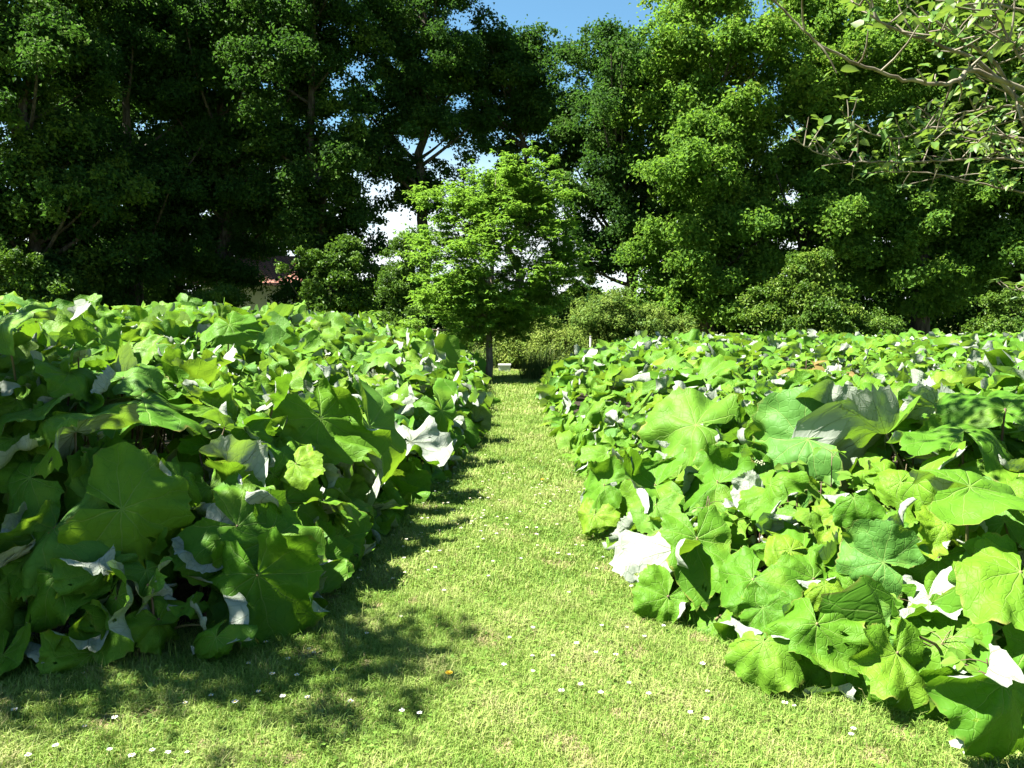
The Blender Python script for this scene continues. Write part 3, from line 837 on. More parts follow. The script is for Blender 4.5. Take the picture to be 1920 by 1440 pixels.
# small mossy worn spots in the turf
SPOTS = [(rng.uniform(-1.7, 1.5), 2.7 + 5.0 * rng.random() ** 1.6, rng.uniform(.02, .085)) for _ in range(60)]
for (n_, y0, y1, x0, x1, hm, wm) in ((330000, 2.5, 4.5, -3.2, 3.2, 0.031, 0.0027), (150000, 4.5, 7.5, -2.2, 2.0, 0.034, 0.0040), (90000, 7.5, 13, -1.6, 1.6, 0.042, 0.0065),
                                 (60000, 13, 24, -2.2, 2.5, 0.05, 0.011)):
    P = path_points(n_, y0, y1, x0, x1)
    m = len(P)
    pat = patchy(P, 2.3, 0.7)
    fine = patchy(P, 9.0, 2.1)
    tv = np.clip(0.46 + 0.26 * (pat - 0.5) + 0.34 * (fine - 0.5) + rng.normal(0, 0.18, m), 0, 0.9)
    straw = rng.random(m) < 0.065 + 0.14 * (fine > 0.85) + 0.25 * (patchy(P, 4.3, 5.0) > 0.97)
    tv[straw] = rng.uniform(0.85, 1.0, straw.sum())
    hh = hm * np.exp(rng.normal(0, 0.35, m)) * (0.75 + 0.5 * fine)
    hh[straw] *= 0.6
    for (sx_, sy_, sr_) in SPOTS:
        q_ = np.hypot(P[:, 0] - sx_, (P[:, 1] - sy_) * 0.8) < sr_ * rng.uniform(.5, 1.15, m)
        tv[q_] = np.where(rng.random(q_.sum()) < .72, rng.uniform(.93, 1.0, q_.sum()), tv[q_]); hh[q_] *= .55
    V, q4, q3, t_ = blades(P, hh, wm * np.exp(rng.normal(0, 0.25, m)), np.clip(rng.normal(0.75, 0.35, m), 0.1, 1.5), tv)
    gv.append(V); g4.append(q4 + off); g3.append(q3 + off); gt.append(t_); off += len(V)
# longer unmown grass where the mower cannot reach, along the bed edges
P = path_points(60000, 2.6, 12, -3.4, 3.4, margin=0.12)
dl_ = np.maximum(sdist(LPOLY, P[:, :2]), sdist(RPOLY, P[:, :2]))
P = P[(dl_ > -0.10 - 0.05 * patchy(P, 5.0, 1.0)) & (rng.random(len(P)) < .8)]
m = len(P)
V, q4, q3, t_ = blades(P, rng.uniform(.04, .15, m), rng.uniform(.0025, .0045, m), rng.uniform(.2, 1.1, m), np.clip(rng.normal(.3, .2, m), 0, .95))
gv.append(V); g4.append(q4 + off); g3.append(q3 + off); gt.append(t_); off += len(V)
# clover and plantain leaves lying in the turf
P = path_points(16000, 2.5, 8, -2.6, 2.4)
P = P[patchy(P, 3.1, 4.0) + rng.normal(0, .2, len(P)) > 0.66]
m = len(P); a = rng.uniform(0, 2 * PI, m); s_ = rng.uniform(0.007, 0.017, m)
u_ = np.stack([np.cos(a), np.sin(a), rng.normal(0, .25, m)], 1); v_ = np.stack([-np.sin(a), np.cos(a), rng.normal(0, .25, m)], 1)
P = P + np.array([0, 0, 1.0]) * rng.uniform(0.015, 0.032, m)[:, None]
V = np.stack([P - u_ * s_[:, None], P + v_ * (s_ * .7)[:, None], P + u_ * s_[:, None], P - v_ * (s_ * .7)[:, None]], 1).reshape(-1, 3)
gv.append(V); g4.append(np.array([[0, 1, 2, 3]]) + np.arange(m)[:, None] * 4 + off); gt.append(np.repeat(np.clip(rng.normal(0.2, 0.12, m), 0, .5), 4)); off += len(V)
grass = add_obj("grass", make_mesh("grass", np.concatenate(gv), [np.concatenate(g4), np.concatenate(g3)], M_GRASS, tint=np.concatenate(gt), smooth=False))
tag(grass, "short mown sunlit grass of the path between the two beds", "grass", kind="stuff")

# rough verge beyond the beds
P = np.concatenate([np.stack([rng.uniform(-5, 20, 30000), rng.uniform(23.0, 29, 30000), np.zeros(30000)], 1)])
P = P[~((P[:, 0] > -0.9) & (P[:, 0] < 0.6) & (P[:, 1] < 25.0))]
m = len(P)
V, q4, q3, t_ = blades(P, rng.uniform(0.35, 0.95, m) * (0.7 + 0.5 * patchy(P, 1.0, 1.0)), rng.uniform(0.012, 0.028, m), rng.uniform(0.1, 0.8, m),
                       np.clip(rng.normal(0.5, 0.25, m) + 0.2 * (patchy(P, .8, 3) - .5), 0, 1))
tag(add_obj("rough_grass", make_mesh("rough_grass", V, [q4, q3], M_ROUGH, tint=t_, smooth=False)),
    "tall rough grass and weeds beyond the beds below the trees", "grass", kind="stuff")


# ------------------------------------------------------------------ trees
def cloud(P, n, L, W, tint, fold=0.15, droop=0.25):
    """leaf-sized bent faces at P with normals n"""
    m = len(P)
    n = unit(n)
    t = unit(np.cross(n, unit(rng.normal(size=(m, 3)))))
    b_ = np.cross(n, t)
    L = np.broadcast_to(L, (m,))[:, None] if np.ndim(L) else np.full((m, 1), L)
    L = L * rng.uniform(0.7, 1.25, (m, 1)); Wd = L * W
    V = np.stack([P - t * L * .5, P + b_ * Wd * .5 + n * L * fold, P + t * L * .5 - n * L * droop, P - b_ * Wd * .5 + n * L * fold], 1).reshape(-1, 3)
    q = np.array([[0, 1, 2, 3]]) + np.arange(m)[:, None] * 4
    return V, q, np.repeat(tint, 4)


def profile(px, Y, prof):
    zs = np.array([at(px, y, Y)[2] for y, _ in prof]); rs = np.array([h / F * Y for _, h in prof])
    o = np.argsort(zs)
    return zs[o], rs[o]


def crown_clumps(zs, rs, n, g, rmin, rmax, hollow=0.35, lumps=0.45, per_bough=6, vert=0.4):
    """boughs through the crown, each carrying a handful of leaf clumps, so that gaps stay open between boughs"""
    out = []
    ph = g.uniform(0, 6, 6)
    w = rs + 0.15 * rs.max()
    R0 = rs.max()
    while len(out) < n:
        z = g.uniform(zs[0], zs[-1]); r = np.interp(z, zs, rs)
        if g.random() > (np.interp(z, zs, w) / w.max()) ** 1.2: continue
        a = g.uniform(0, 2 * PI)
        rl = r * (1 - lumps / 2 + lumps * (0.5 * math.sin(2 * a + ph[0] + z * .7 / R0 * 2.5) + 0.5 * math.sin(3 * a + ph[1] - z * 1.1 / R0 * 2.5)))
        u = hollow + (1 - hollow) * math.sqrt(g.random())
        q = max(rl, 0.05) * u
        c = np.array([q * math.cos(a), q * math.sin(a), z])
        sp = (rmin + rmax) * g.uniform(.6, 1.15)
        rad = np.array([math.cos(a), math.sin(a), 0]); tan = np.array([-math.sin(a), math.cos(a), 0])
        for _ in range(int(g.integers(per_bough - 2, per_bough + 3))):
            e = g.normal(0, .55, 3)
            p = c + rad * e[0] * sp * 1.2 + tan * e[1] * sp - np.array([0, 0, 1.0]) * (abs(e[0]) * .25 * sp) + np.array([0, 0, e[2] * sp * vert])
            if p[2] > zs[0] - .3: out.append((*p, g.uniform(rmin, rmax)))
    return np.array(out)


def leaf_crown(cl, per, g, flat=0.7, umb=0.15):
    """scatter leaves loosely about the clumps; returns positions, normals, clump index"""
    n = len(cl); idx = np.repeat(np.arange(n), (per * (cl[:, 3] / cl[:, 3].mean()) ** 2).astype(int) + 4)
    m = len(idx)
    d = unit(rng.normal(size=(m, 3)))
    rad = np.where(rng.random(m) < .7, rng.random(m) ** 0.5, np.abs(rng.normal(0, .9, m)))
    loc = d * rad[:, None]
    loc[:, 2] *= flat
    hor = np.hypot(loc[:, 0], loc[:, 1])
    loc[:, 2] -= umb * hor ** 2
    P = cl[idx, :3] + loc * cl[idx, 3][:, None]
    out = unit(np.stack([cl[idx, 0], cl[idx, 1], np.zeros(m)], 1))
    nn = d * np.array([.6, .6, .45]) + np.array([0, 0, .55]) + out * 0.25 + rng.normal(0, .55, (m, 3))
    return P, nn, idx


def wood(b, base, top, tr, cl, g, limbs, wig=0.15, first=0.25, sides=9):
    """trunk and limbs reaching for the clumps"""
    n = 12
    t = np.linspace(0, 1, n)[:, None]
    axis = np.asarray(base) * (1 - t) + np.asarray(top) * t
    axis[1:-1] += g.normal(0, wig, (n - 2, 3)) * np.array([1, 1, 0.2])
    rad = tr * (1 - t[:, 0]) ** 0.8 * 0.92 + tr * 0.06
    rad[0] *= 1.35
    b.tube(axis, rad, sides)
    sel = g.choice(len(cl), min(limbs, len(cl)), replace=False)
    H = top[2] - base[2]
    for i in sel:
        e = cl[i, :3]
        zz = max(e[2] - g.uniform(0.5, 1.3) * np.hypot(e[0] - base[0], e[1] - base[1]) - 0.2, base[2] + first * H)
        zz = min(zz, top[2] - 0.12 * H, e[2])
        f = np.clip((zz - base[2]) / H, 0, .95)
        s = np.array([np.interp(f, t[:, 0], axis[:, k_]) for k_ in range(3)])
        midp = s * 0.45 + e * 0.55 + np.array([0, 0, -0.12 * np.linalg.norm(e - s)]) + g.normal(0, wig * .7, 3)
        r0 = min(np.interp(f, t[:, 0], rad) * 0.5, tr * 0.30)
        p = bez(s, midp, e, 8)
        b.tube(p, np.linspace(r0, 0.012 + 0.03 * tr, 8), 6, cap=False)
    return axis


def big_tree(label, px, Y, prof, seed, ncl, per, mat, tr=0.3, trunk_px=None, trunk_top=None, limbs=26, cat="tree", name="tree", leaf=0.17,
             cr=(0.28, 0.72), flat=0.75, tb=(0.2, 0.8), hollow=0.35, ytint=0.0, first=0.25, group=None, W=0.62, umb=0.15, wig=0.15, lean=0.0, dens=3.1):
    g = np.random.default_rng(seed)
    zs, rs = profile(px, Y, prof)
    bx = at(trunk_px if trunk_px else px, 595, Y)[0]
    cx = at(px, 595, Y)[0]
    o = empty(name, (bx, Y, 0), label, cat, group)
    cl = crown_clumps(zs, rs, int(ncl * dens), g, cr[0], cr[1], hollow)
    P, nn, idx = leaf_crown(cl, per * .36, g, flat, umb)
    P[:, 0] += cx - bx
    ct = g.uniform(tb[0], tb[1], len(cl)) + ytint * (cl[:, 2] - zs[0]) / (zs[-1] - zs[0])  # tb: low for trees in shade, high where sun clumps are painted in
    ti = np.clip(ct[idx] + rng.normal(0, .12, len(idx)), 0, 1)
    ok = P[:, 2] > 0.15
    V, q, tt = cloud(P[ok], nn[ok], leaf, W, ti[ok])
    add_obj("crown", make_mesh("crown", V, [q], mat, tint=tt, smooth=False), o)
    b = MB()
    cl2 = cl.copy(); cl2[:, 0] += cx - bx
    wood(b, (0, 0, -0.05), ((cx - bx) * 0.8 + lean, 0, trunk_top if trunk_top else zs[-1] * 0.88), tr, cl2, g, limbs, wig=wig, first=first)
    b.build("trunk", M_BARK, o)
    return o


big_tree("dark sycamore with bright leaf shelves at the photo's left edge", 70, 30, [(-170, 60), (-60, 130), (100, 165), (300, 160), (450, 130), (575, 100)], 31, 250, 330, M_DARKLEAF, 0.32, limbs=34, tb=(.2, .95))  # wide tint range paints sun onto some leaf clumps
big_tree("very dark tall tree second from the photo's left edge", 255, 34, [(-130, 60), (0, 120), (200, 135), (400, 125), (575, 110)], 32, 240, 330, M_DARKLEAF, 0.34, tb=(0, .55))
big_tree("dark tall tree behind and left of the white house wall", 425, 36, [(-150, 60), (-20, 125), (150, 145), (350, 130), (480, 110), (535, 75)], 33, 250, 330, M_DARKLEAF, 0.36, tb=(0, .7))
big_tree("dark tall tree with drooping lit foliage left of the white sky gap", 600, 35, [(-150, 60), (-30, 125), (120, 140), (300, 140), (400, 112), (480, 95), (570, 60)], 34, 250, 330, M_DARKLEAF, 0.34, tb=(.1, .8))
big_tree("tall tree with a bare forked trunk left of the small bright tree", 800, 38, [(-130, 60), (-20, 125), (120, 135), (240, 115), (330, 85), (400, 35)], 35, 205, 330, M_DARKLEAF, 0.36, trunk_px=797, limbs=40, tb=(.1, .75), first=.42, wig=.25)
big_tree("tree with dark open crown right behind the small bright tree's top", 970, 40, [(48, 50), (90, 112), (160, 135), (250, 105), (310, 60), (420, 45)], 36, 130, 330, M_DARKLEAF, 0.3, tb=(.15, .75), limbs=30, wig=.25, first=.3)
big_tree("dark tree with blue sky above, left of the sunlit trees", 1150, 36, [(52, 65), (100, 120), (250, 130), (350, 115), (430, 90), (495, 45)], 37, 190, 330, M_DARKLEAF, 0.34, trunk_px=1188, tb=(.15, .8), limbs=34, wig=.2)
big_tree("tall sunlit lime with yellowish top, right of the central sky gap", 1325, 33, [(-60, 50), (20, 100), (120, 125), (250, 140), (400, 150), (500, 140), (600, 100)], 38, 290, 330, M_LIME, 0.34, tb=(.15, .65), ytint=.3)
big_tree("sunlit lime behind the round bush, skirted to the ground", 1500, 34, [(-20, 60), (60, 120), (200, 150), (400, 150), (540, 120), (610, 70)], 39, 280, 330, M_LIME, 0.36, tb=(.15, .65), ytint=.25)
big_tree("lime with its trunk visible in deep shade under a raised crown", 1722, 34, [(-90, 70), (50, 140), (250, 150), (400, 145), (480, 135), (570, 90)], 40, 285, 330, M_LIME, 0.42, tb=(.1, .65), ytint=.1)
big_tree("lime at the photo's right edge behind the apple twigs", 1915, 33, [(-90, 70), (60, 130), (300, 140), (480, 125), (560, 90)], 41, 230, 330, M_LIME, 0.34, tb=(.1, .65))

# second rank that closes the view between the stems
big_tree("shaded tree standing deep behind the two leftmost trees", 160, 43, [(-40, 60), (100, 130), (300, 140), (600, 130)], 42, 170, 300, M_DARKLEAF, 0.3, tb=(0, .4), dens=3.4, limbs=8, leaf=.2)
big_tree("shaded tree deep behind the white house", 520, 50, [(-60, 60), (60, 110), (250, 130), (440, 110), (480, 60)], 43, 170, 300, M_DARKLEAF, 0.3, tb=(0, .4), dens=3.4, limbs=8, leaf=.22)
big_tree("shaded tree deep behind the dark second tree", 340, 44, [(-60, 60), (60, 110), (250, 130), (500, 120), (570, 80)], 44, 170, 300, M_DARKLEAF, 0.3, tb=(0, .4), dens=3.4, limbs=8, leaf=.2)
big_tree("lime deep behind the round bush between two trunks", 1610, 42, [(-20, 60), (100, 120), (300, 130), (480, 110), (540, 60)], 45, 170, 300, M_LIME, 0.3, tb=(0, .5), dens=3.0, limbs=8, leaf=.2)
big_tree("lime deep behind the right edge of the row", 1820, 43, [(-20, 60), (100, 120), (300, 130), (460, 110), (530, 60)], 46, 170, 300, M_LIME, 0.3, tb=(0, .5), dens=3.0, limbs=8, leaf=.2)
big_tree("lime deep behind the dark tree beside the sky gap", 1290, 44, [(20, 60), (100, 100), (300, 110), (440, 110), (500, 60)], 47, 130, 300, M_LIME, 0.3, tb=(0, .5), dens=3.0, limbs=8, leaf=.2)
# left of the frame: the row goes on and shades its neighbours
big_tree("tree of the same row just beyond the photo's left edge", -240, 30, [(-250, 60), (-60, 190), (200, 200), (450, 170), (570, 100)], 48, 200, 300, M_DARKLEAF, 0.34, limbs=8, tb=(0, .6), leaf=.2)

# shrubs
SHR = dict(cat="shrub", name="shrub", tr=0.06, limbs=14, cr=(.14, .36), hollow=.3, first=.05, dens=2.4)
big_tree("rounded light green bush in front of the sunlit limes", 1520, 26.5, [(478, 12), (520, 55), (560, 88), (605, 102), (655, 90)], 51, 150, 260, M_SHRUB, leaf=.11, tb=(.3, .9), **SHR)
big_tree("bush at the photo's right edge under the lime", 1900, 27, [(545, 30), (580, 60), (640, 75)], 52, 70, 240, M_SHRUB, leaf=.11, tb=(.2, .7), **SHR)
big_tree("dark glossy shrub behind the small bright tree's left side", 770, 29, [(440, 15), (490, 45), (560, 60), (615, 58), (650, 45)], 53, 100, 240, M_SHRUB, leaf=.10, tb=(.1, .6), **SHR)
big_tree("young sycamore with lit drooping leaves in front of the house end", 625, 30, [(430, 15), (475, 58), (525, 78), (560, 70), (610, 45)], 54, 100, 240, M_SHRUB, leaf=.14, tb=(.1, .6), **SHR)
big_tree("feathery yellow-green shrub right of the small tree", 1140, 27, [(548, 25), (580, 60), (620, 85), (655, 85)], 55, 110, 260, M_WILLOW, leaf=.12, W=.4, tb=(.05, .6), **SHR)
big_tree("low yellow-green shrub below the dark tree's trunk", 1235, 28, [(575, 20), (600, 55), (650, 70)], 56, 70, 240, M_WILLOW, leaf=.12, W=.4, tb=(.1, .7), **SHR)
big_tree("wispy yellowish shrub at the back of the left bed", 660, 23, [(582, 12), (610, 32), (650, 45), (700, 40)], 57, 36, 170, M_WILLOW, leaf=.12, W=.22, tb=(.5, 1.), **SHR)
big_tree("bramble bush right of the small tree's trunk", 1045, 24.5, [(605, 25), (630, 55), (672, 68)], 58, 60, 210, M_WILLOW, leaf=.09, W=.45, tb=(.4, 1.), **SHR)
big_tree("leafy bush left of the small tree's trunk", 850, 24, [(625, 20), (645, 50), (690, 60)], 59, 50, 200, M_SHRUB, leaf=.09, W=.5, tb=(.3, .9), **SHR)
big_tree("low sunny bush straight behind the white box", 960, 25.5, [(628, 20), (645, 50), (680, 55)], 60, 50, 200, M_WILLOW, leaf=.09, W=.5, tb=(.3, .9), **SHR)
big_tree("dim shrub in the shade below the leftmost tree", 60, 28, [(470, 30), (530, 90), (600, 110)], 61, 100, 230, M_SHRUB, leaf=.14, tb=(0, .5), **SHR)
big_tree("dim shrub in the shade left of the house wall", 400, 31, [(540, 30), (565, 50), (610, 60)], 62, 60, 230, M_SHRUB, leaf=.12, tb=(0, .5), **SHR)
big_tree("small olive tree low in the white sky gap", 715, 44, [(495, 12), (515, 30), (560, 42), (600, 45)], 63, 60, 220, M_SHRUB, leaf=.16, tb=(.2, .7), **SHR)
big_tree("small olive tree low in the right sky gap", 1092, 46, [(488, 12), (508, 25), (560, 32), (600, 36)], 64, 55, 220, M_SHRUB, leaf=.16, tb=(.3, .8), **SHR)
big_tree("low weedy bush in front of the round bush's right side", 1640, 26, [(590, 15), (610, 40), (650, 50)], 65, 45, 200, M_SHRUB, leaf=.09, tb=(.2, .7), **SHR)

# dark hedge added behind the trunks to keep the shade there black
def hedge(label, x0, x1, Y, h, n, seed):
    g = np.random.default_rng(seed)
    o = empty("hedge", ((x0 + x1) / 2, Y, 0), label, "hedge")
    m = n
    xs = rng.uniform(x0, x1, m); top = h * (0.86 + 0.14 * np.sin(xs * 0.9) * np.sin(xs * 2.3 + 1))
    z = top * rng.random(m); y = rng.uniform(-.8, .8, m)
    P = np.stack([xs - (x0 + x1) / 2, y, z + rng.normal(0, .1, m)], 1)
    V, q, tt = cloud(P, np.stack([rng.normal(0, .6, m), np.sign(y) * .5 + rng.normal(0, .4, m), .4 + rng.normal(0, .4, m)], 1), .2, .6, np.clip(rng.normal(.3, .2, m), 0, 1))
    add_obj("foliage", make_mesh("foliage", V, [q], M_DARKLEAF, tint=tt, smooth=False), o)
    b = MB()
    for x in np.arange(x0 + .4, x1, .9):
        b.tube(bez((x - (x0 + x1) / 2, 0, 0), (x - (x0 + x1) / 2 + .1, .1, h * .4), (x - (x0 + x1) / 2, 0, h * .8), 5), np.linspace(.06, .02, 5), 6)
    b.build("stem", M_BARK, o)


hedge("long added hedge darkening the view under the left trees", -36, -13.2, 47, 6.5, 60000, 1)
hedge("long added hedge keeping the gaps under the right trees dark", 7.5, 36, 41, 4.0, 52000, 2)
hedge("low added hedge across the view behind the small tree", -8.5, 7.4, 44, 2.9, 26000, 3)

# far wood that reads as one mass
m = 26000
P = np.stack([rng.uniform(-110, 110, m), rng.uniform(118, 126, m), np.zeros(m)], 1)
P[:, 2] = (4.2 + 1.6 * np.sin(P[:, 0] * .21) + 1.2 * np.sin(P[:, 0] * .57 + 1)) * np.sqrt(rng.random(m))
V, q, tt = cloud(P, rng.normal(0, .5, (m, 3)) + np.array([0, -.4, .6]), .9, .7, np.clip(rng.normal(.45, .2, m), 0, 1))
tag(add_obj("far_woodland", make_mesh("far_woodland", V, [q], M_DARKLEAF, tint=tt, smooth=False)), "far low belt of trees along the horizon", "woodland", kind="stuff")

# ------------------------------------------------------------------ the small bright tree in the middle
def small_tree():
    g = np.random.default_rng(77)
    Y = 20.3
    bx = at(914, 712, Y)[0]
    o = empty("young_tree", (bx, Y, 0), "small bright green tree standing alone at the end of the grass path", "tree")
    prof = [(280, 22), (305, 62), (340, 105), (390, 142), (450, 160), (520, 165), (565, 158), (598, 115), (618, 60)]
    zs, rs = profile(910, Y, prof)
    cl = crown_clumps(zs, rs, 620, g, .16, .38, .05, lumps=.2, vert=.95)
    cl[:, 1] *= .68
    # leaning top: the crown's tip stands right of the trunk
    sh = 0.55 * sstep(2.2, zs[-1], cl[:, 2]); cl[:, 0] += sh
    # rosettes of drooping leaflets on each clump
    ros, ri = [], []
    for i, c in enumerate(cl):
        k_ = int(19 * (c[3] / .3) ** 2)
        d = unit(g.normal(size=(k_, 3))); d[:, 2] = d[:, 2] * .7 + .08
        ros.append(c[:3] + d * c[3] * np.abs(g.normal(.6, .45, (k_, 1)))); ri.append(np.full(k_, i))
    ros = np.concatenate(ros); ri = np.concatenate(ri)
    nl = 9
    idx = np.repeat(np.arange(len(ros)), nl); m = len(idx)
    a = rng.uniform(0, 2 * PI, m); drop = rng.uniform(-.55, .35, m)
    t = unit(np.stack([np.cos(a), np.sin(a), drop], 1))
    L = rng.uniform(.09, .15, m)[:, None]; s_ = np.cross(t, np.array([0, 0, 1.0])); s_ = unit(s_); nn = np.cross(s_, t)
    nn = np.where(nn[:, 2:3] < 0, -nn, nn)
    base = ros[idx] + t * .02
    W = L * .36
    V = np.stack([base, base + t * L * .5 + s_ * W * .5 - nn * L * .0, base + t * L - nn * L * .22, base + t * L * .5 - s_ * W * .5], 1).reshape(-1, 3)
    q = np.array([[0, 1, 2, 3]]) + np.arange(m)[:, None] * 4
    ct = np.clip(g.uniform(.25, .85, len(cl)), 0, 1)
    ti = np.clip(ct[ri][idx] + rng.normal(0, .13, m), 0, 1)
    add_obj("crown", make_mesh("crown", V, [q], M_ASH, tint=np.repeat(ti, 4), smooth=False), o)
    b = MB()
    wood(b, (0, 0, -.03), (.22, 0, 5.2), .10, cl, g, 36, wig=.022, first=.30)
    b.build("trunk", M_YBARK, o)


small_tree()

# ------------------------------------------------------------------ apple trees (one reaches in at the upper right, one shades the left corner)
def apple_leaf(L=1.0):
    """elongated folded leaf along +Y, unit length; returns V, quads"""
    ys = np.array([0, .12, .32, .55, .78, 1.0]); ws = np.array([.02, .17, .27, .25, .14, .0])
    V = []
    for y, w_ in zip(ys, ws):
        z = -.22 * y * y
        V += [(-w_, y, z + w_ * .35), (0, y, z), (w_, y, z + w_ * .35)]
    V = np.array(V); Q = []
    for i in range(5):
        for j in range(2): Q.append((i * 3 + j, i * 3 + j + 1, i * 3 + 3 + j + 1, i * 3 + 3 + j))
    return V, np.array(Q)


AV, AQ = apple_leaf()


def put_leaves(C, n, tip, S, tint, V0=AV, Q0=AQ):
    M = frame(n, tip); nv = len(V0)
    W = C[:, None] + S[:, None, None] * np.einsum("nij,vj->nvi", M, V0)
    Q = (Q0[None] + np.arange(len(C))[:, None, None] * nv).reshape(-1, Q0.shape[1])
    return W.reshape(-1, 3), Q, np.repeat(tint, nv)


def spur_leaves(pts, dirs, g, per=(2, 6), size=(.03, .06)):
    C, n, tp = [], [], []
    for p, d in zip(pts, dirs):
        for _ in range(int(g.integers(*per))):
            a = unit(np.asarray(d) * .5 + g.normal(0, .75, 3) + np.array([0, 0, .05]))
            C.append(p); tp.append(a); n.append(unit(np.array([-.2, -.1, 1.0]) + g.normal(0, .45, 3)))
    C = np.array(C) + np.array(tp) * .012
    return C, np.array(n), np.array(tp), g.uniform(size[0], size[1], len(C))


def apple_right():
    g = np.random.default_rng(5)
    base = Vector((5.2, 3.8, 0))
    o = empty("apple_tree", base, "apple tree reaching leafy lichened branches into the upper right corner", "tree")
    fork = np.array([5.05, 3.8, 1.6])
    b = MB(); b.tube(bez(base, (5.25, 3.8, .8), fork, 8) - np.array(base), np.linspace(.13, .09, 8), 10)
    # limbs that leave the picture on the right
    ends = []
    B = np.array(base)
    # branch paths in the picture: list of (px, py, Y)
    paths = [
        [(1960, 345, 2.95), (1880, 120, 2.9), (1780, 60, 2.85), (1690, -20, 2.8)],
        [(1990, 120, 2.8), (1900, 85, 2.75), (1845, 45, 2.7), (1790, -30, 2.7)],
        [(1960, 235, 2.7), (1830, 110, 2.65), (1745, 80, 2.6), (1660, 48, 2.55), (1600, 5, 2.5)],
        [(1950, 180, 2.55), (1812, 125, 2.5), (1800, 152, 2.45), (1760, 160, 2.4), (1680, 148, 2.4), (1600, 118, 2.35), (1530, 80, 2.3), (1490, 42, 2.3), (1448, -5, 2.3)],
        [(1990, 300, 3.90), (1860, 295, 3.90), (1760, 302, 3.90), (1660, 304, 3.90), (1580, 302, 3.90), (1530, 285, 3.90), (1482, 258, 3.90)],
        [(1990, 270, 3.60), (1850, 250, 3.60), (1750, 235, 3.60), (1690, 262, 3.60), (1640, 255, 3.60), (1590, 232, 3.60)],
        [(1980, 370, 4.00), (1860, 350, 4.00), (1740, 322, 4.00), (1650, 322, 4.00)],
        [(1990, 565, 4.2), (1935, 548, 4.2), (1885, 540, 4.2)],
        [(1990, 200, 3.1), (1910, 200, 3.05), (1850, 200, 3.0), (1790, 215, 3.0)],
        [(1990, 40, 2.6), (1920, 20, 2.6), (1860, 5, 2.6), (1800, 10, 2.55)],
        [(1990, 150, 2.4), (1930, 130, 2.4), (1880, 60, 2.4), (1870, -20, 2.4)],
        [(1990, 330, 3.40), (1930, 310, 3.40), (1870, 290, 3.40), (1830, 220, 3.40)],
        [(1990, 340, 3.80), (1900, 270, 3.80), (1800, 260, 3.80), (1720, 200, 3.80)],
    ]
    for pi, path in enumerate(paths):
        P = np.array([at(*q) for q in path])
        # smooth resample
        tt = np.linspace(0, len(P) - 1, len(P) * 5)
        S_ = np.stack([np.interp(tt, np.arange(len(P)), P[:, k_]) for k_ in range(3)], 1)
        for _ in range(3): S_[1:-1] = .25 * S_[:-2] + .5 * S_[1:-1] + .25 * S_[2:]
        S_[1:-1] += g.normal(0, .0022, (len(S_) - 2, 3))
        join = np.array([fork[0], fork[1], min(S_[0][2] - .3, 2.0)]) if True else fork
        head = bez(fork if S_[0][2] > 1.9 else np.array([5.1, 3.8, 1.3]), (fork + S_[0]) / 2 + np.array([0, 0, .12]), S_[0], 6)[:-1]
        full = np.concatenate([head, S_])
        rad = np.concatenate([np.linspace(.020, .0085, len(head)), np.linspace(.0082 if pi < 4 else .0065, .0022, len(S_))])
        br = MB(); br.tube(full - B, rad, 7)
        pts, dirs = [], []
        dens = (.28 if pi in (3,) else .5 if pi in (4, 6, 7, 8, 9) else .75)
        for i in range(1, len(S_)):
            nsp = 1 if g.random() < dens else 0
            if S_[i][0] > 1.45: nsp += int(g.random() < .45)
            for _ in range(nsp):
                d = unit(g.normal(0, 1, 3) + np.array([-.4, -.1, .4]))
                e = S_[i] + d * g.uniform(.03, .16)
                br.tube(bez(S_[i], (S_[i] + e) / 2 + g.normal(0, .01, 3), e, 4) - B, np.linspace(.0035, .002, 4), 5, cap=False)
                pts.append(e); dirs.append(d)
        pts.append(S_[-1]); dirs.append(unit(S_[-1] - S_[-3]))
        bo = br.build("branch", M_TWIG, o)
        C, n, tp, sz = spur_leaves(np.array(pts), dirs, g)
        V, Q, T_ = put_leaves(C - B, n, tp, sz, np.clip(g.normal(.5, .25, len(C)), 0, 1))
        add_obj("leaves", make_mesh("leaves", V, [Q], M_APPLE, tint=T_), bo)
    b.build("trunk", M_BARK, o)
    # a bough overhead, above the picture, that shades the right end of the bed
    ov = np.array([(g.uniform(.35, 1.25), g.uniform(3.5, 4.25), g.uniform(3.75, 4.2), g.uniform(.22, .36)) for _ in range(9)])
    ov[:, :3] -= B
    b.tube(np.concatenate([bez(fork - B, np.array([3.6, 3.9, 3.6]) - B, np.array([2.3, 3.9, 3.8]) - B, 7)[:-1], bez(np.array([2.3, 3.9, 3.8]) - B, np.array([1.5, 3.9, 3.95]) - B, np.array([.6, 3.9, 3.95]) - B, 6)]), np.linspace(.05, .008, 12), 7)
    # upper crown outside the picture
    cl = np.array([(g.uniform(-.6, 1.6), g.uniform(-1.2, 1.4), g.uniform(2.9, 4.3), g.uniform(.3, .5)) for _ in range(34)])
    cl = np.concatenate([cl, ov])
    P, nn, idx = leaf_crown(cl, 90, g, .6, .2)
    C = P; V, Q, T_ = put_leaves(C, unit(nn), unit(rng.normal(size=C.shape)), rng.uniform(.05, .08, len(C)), rng.random(len(C)))
    add_obj("crown", make_mesh("crown", V, [Q], M_APPLE, tint=T_), o)


apple_right()


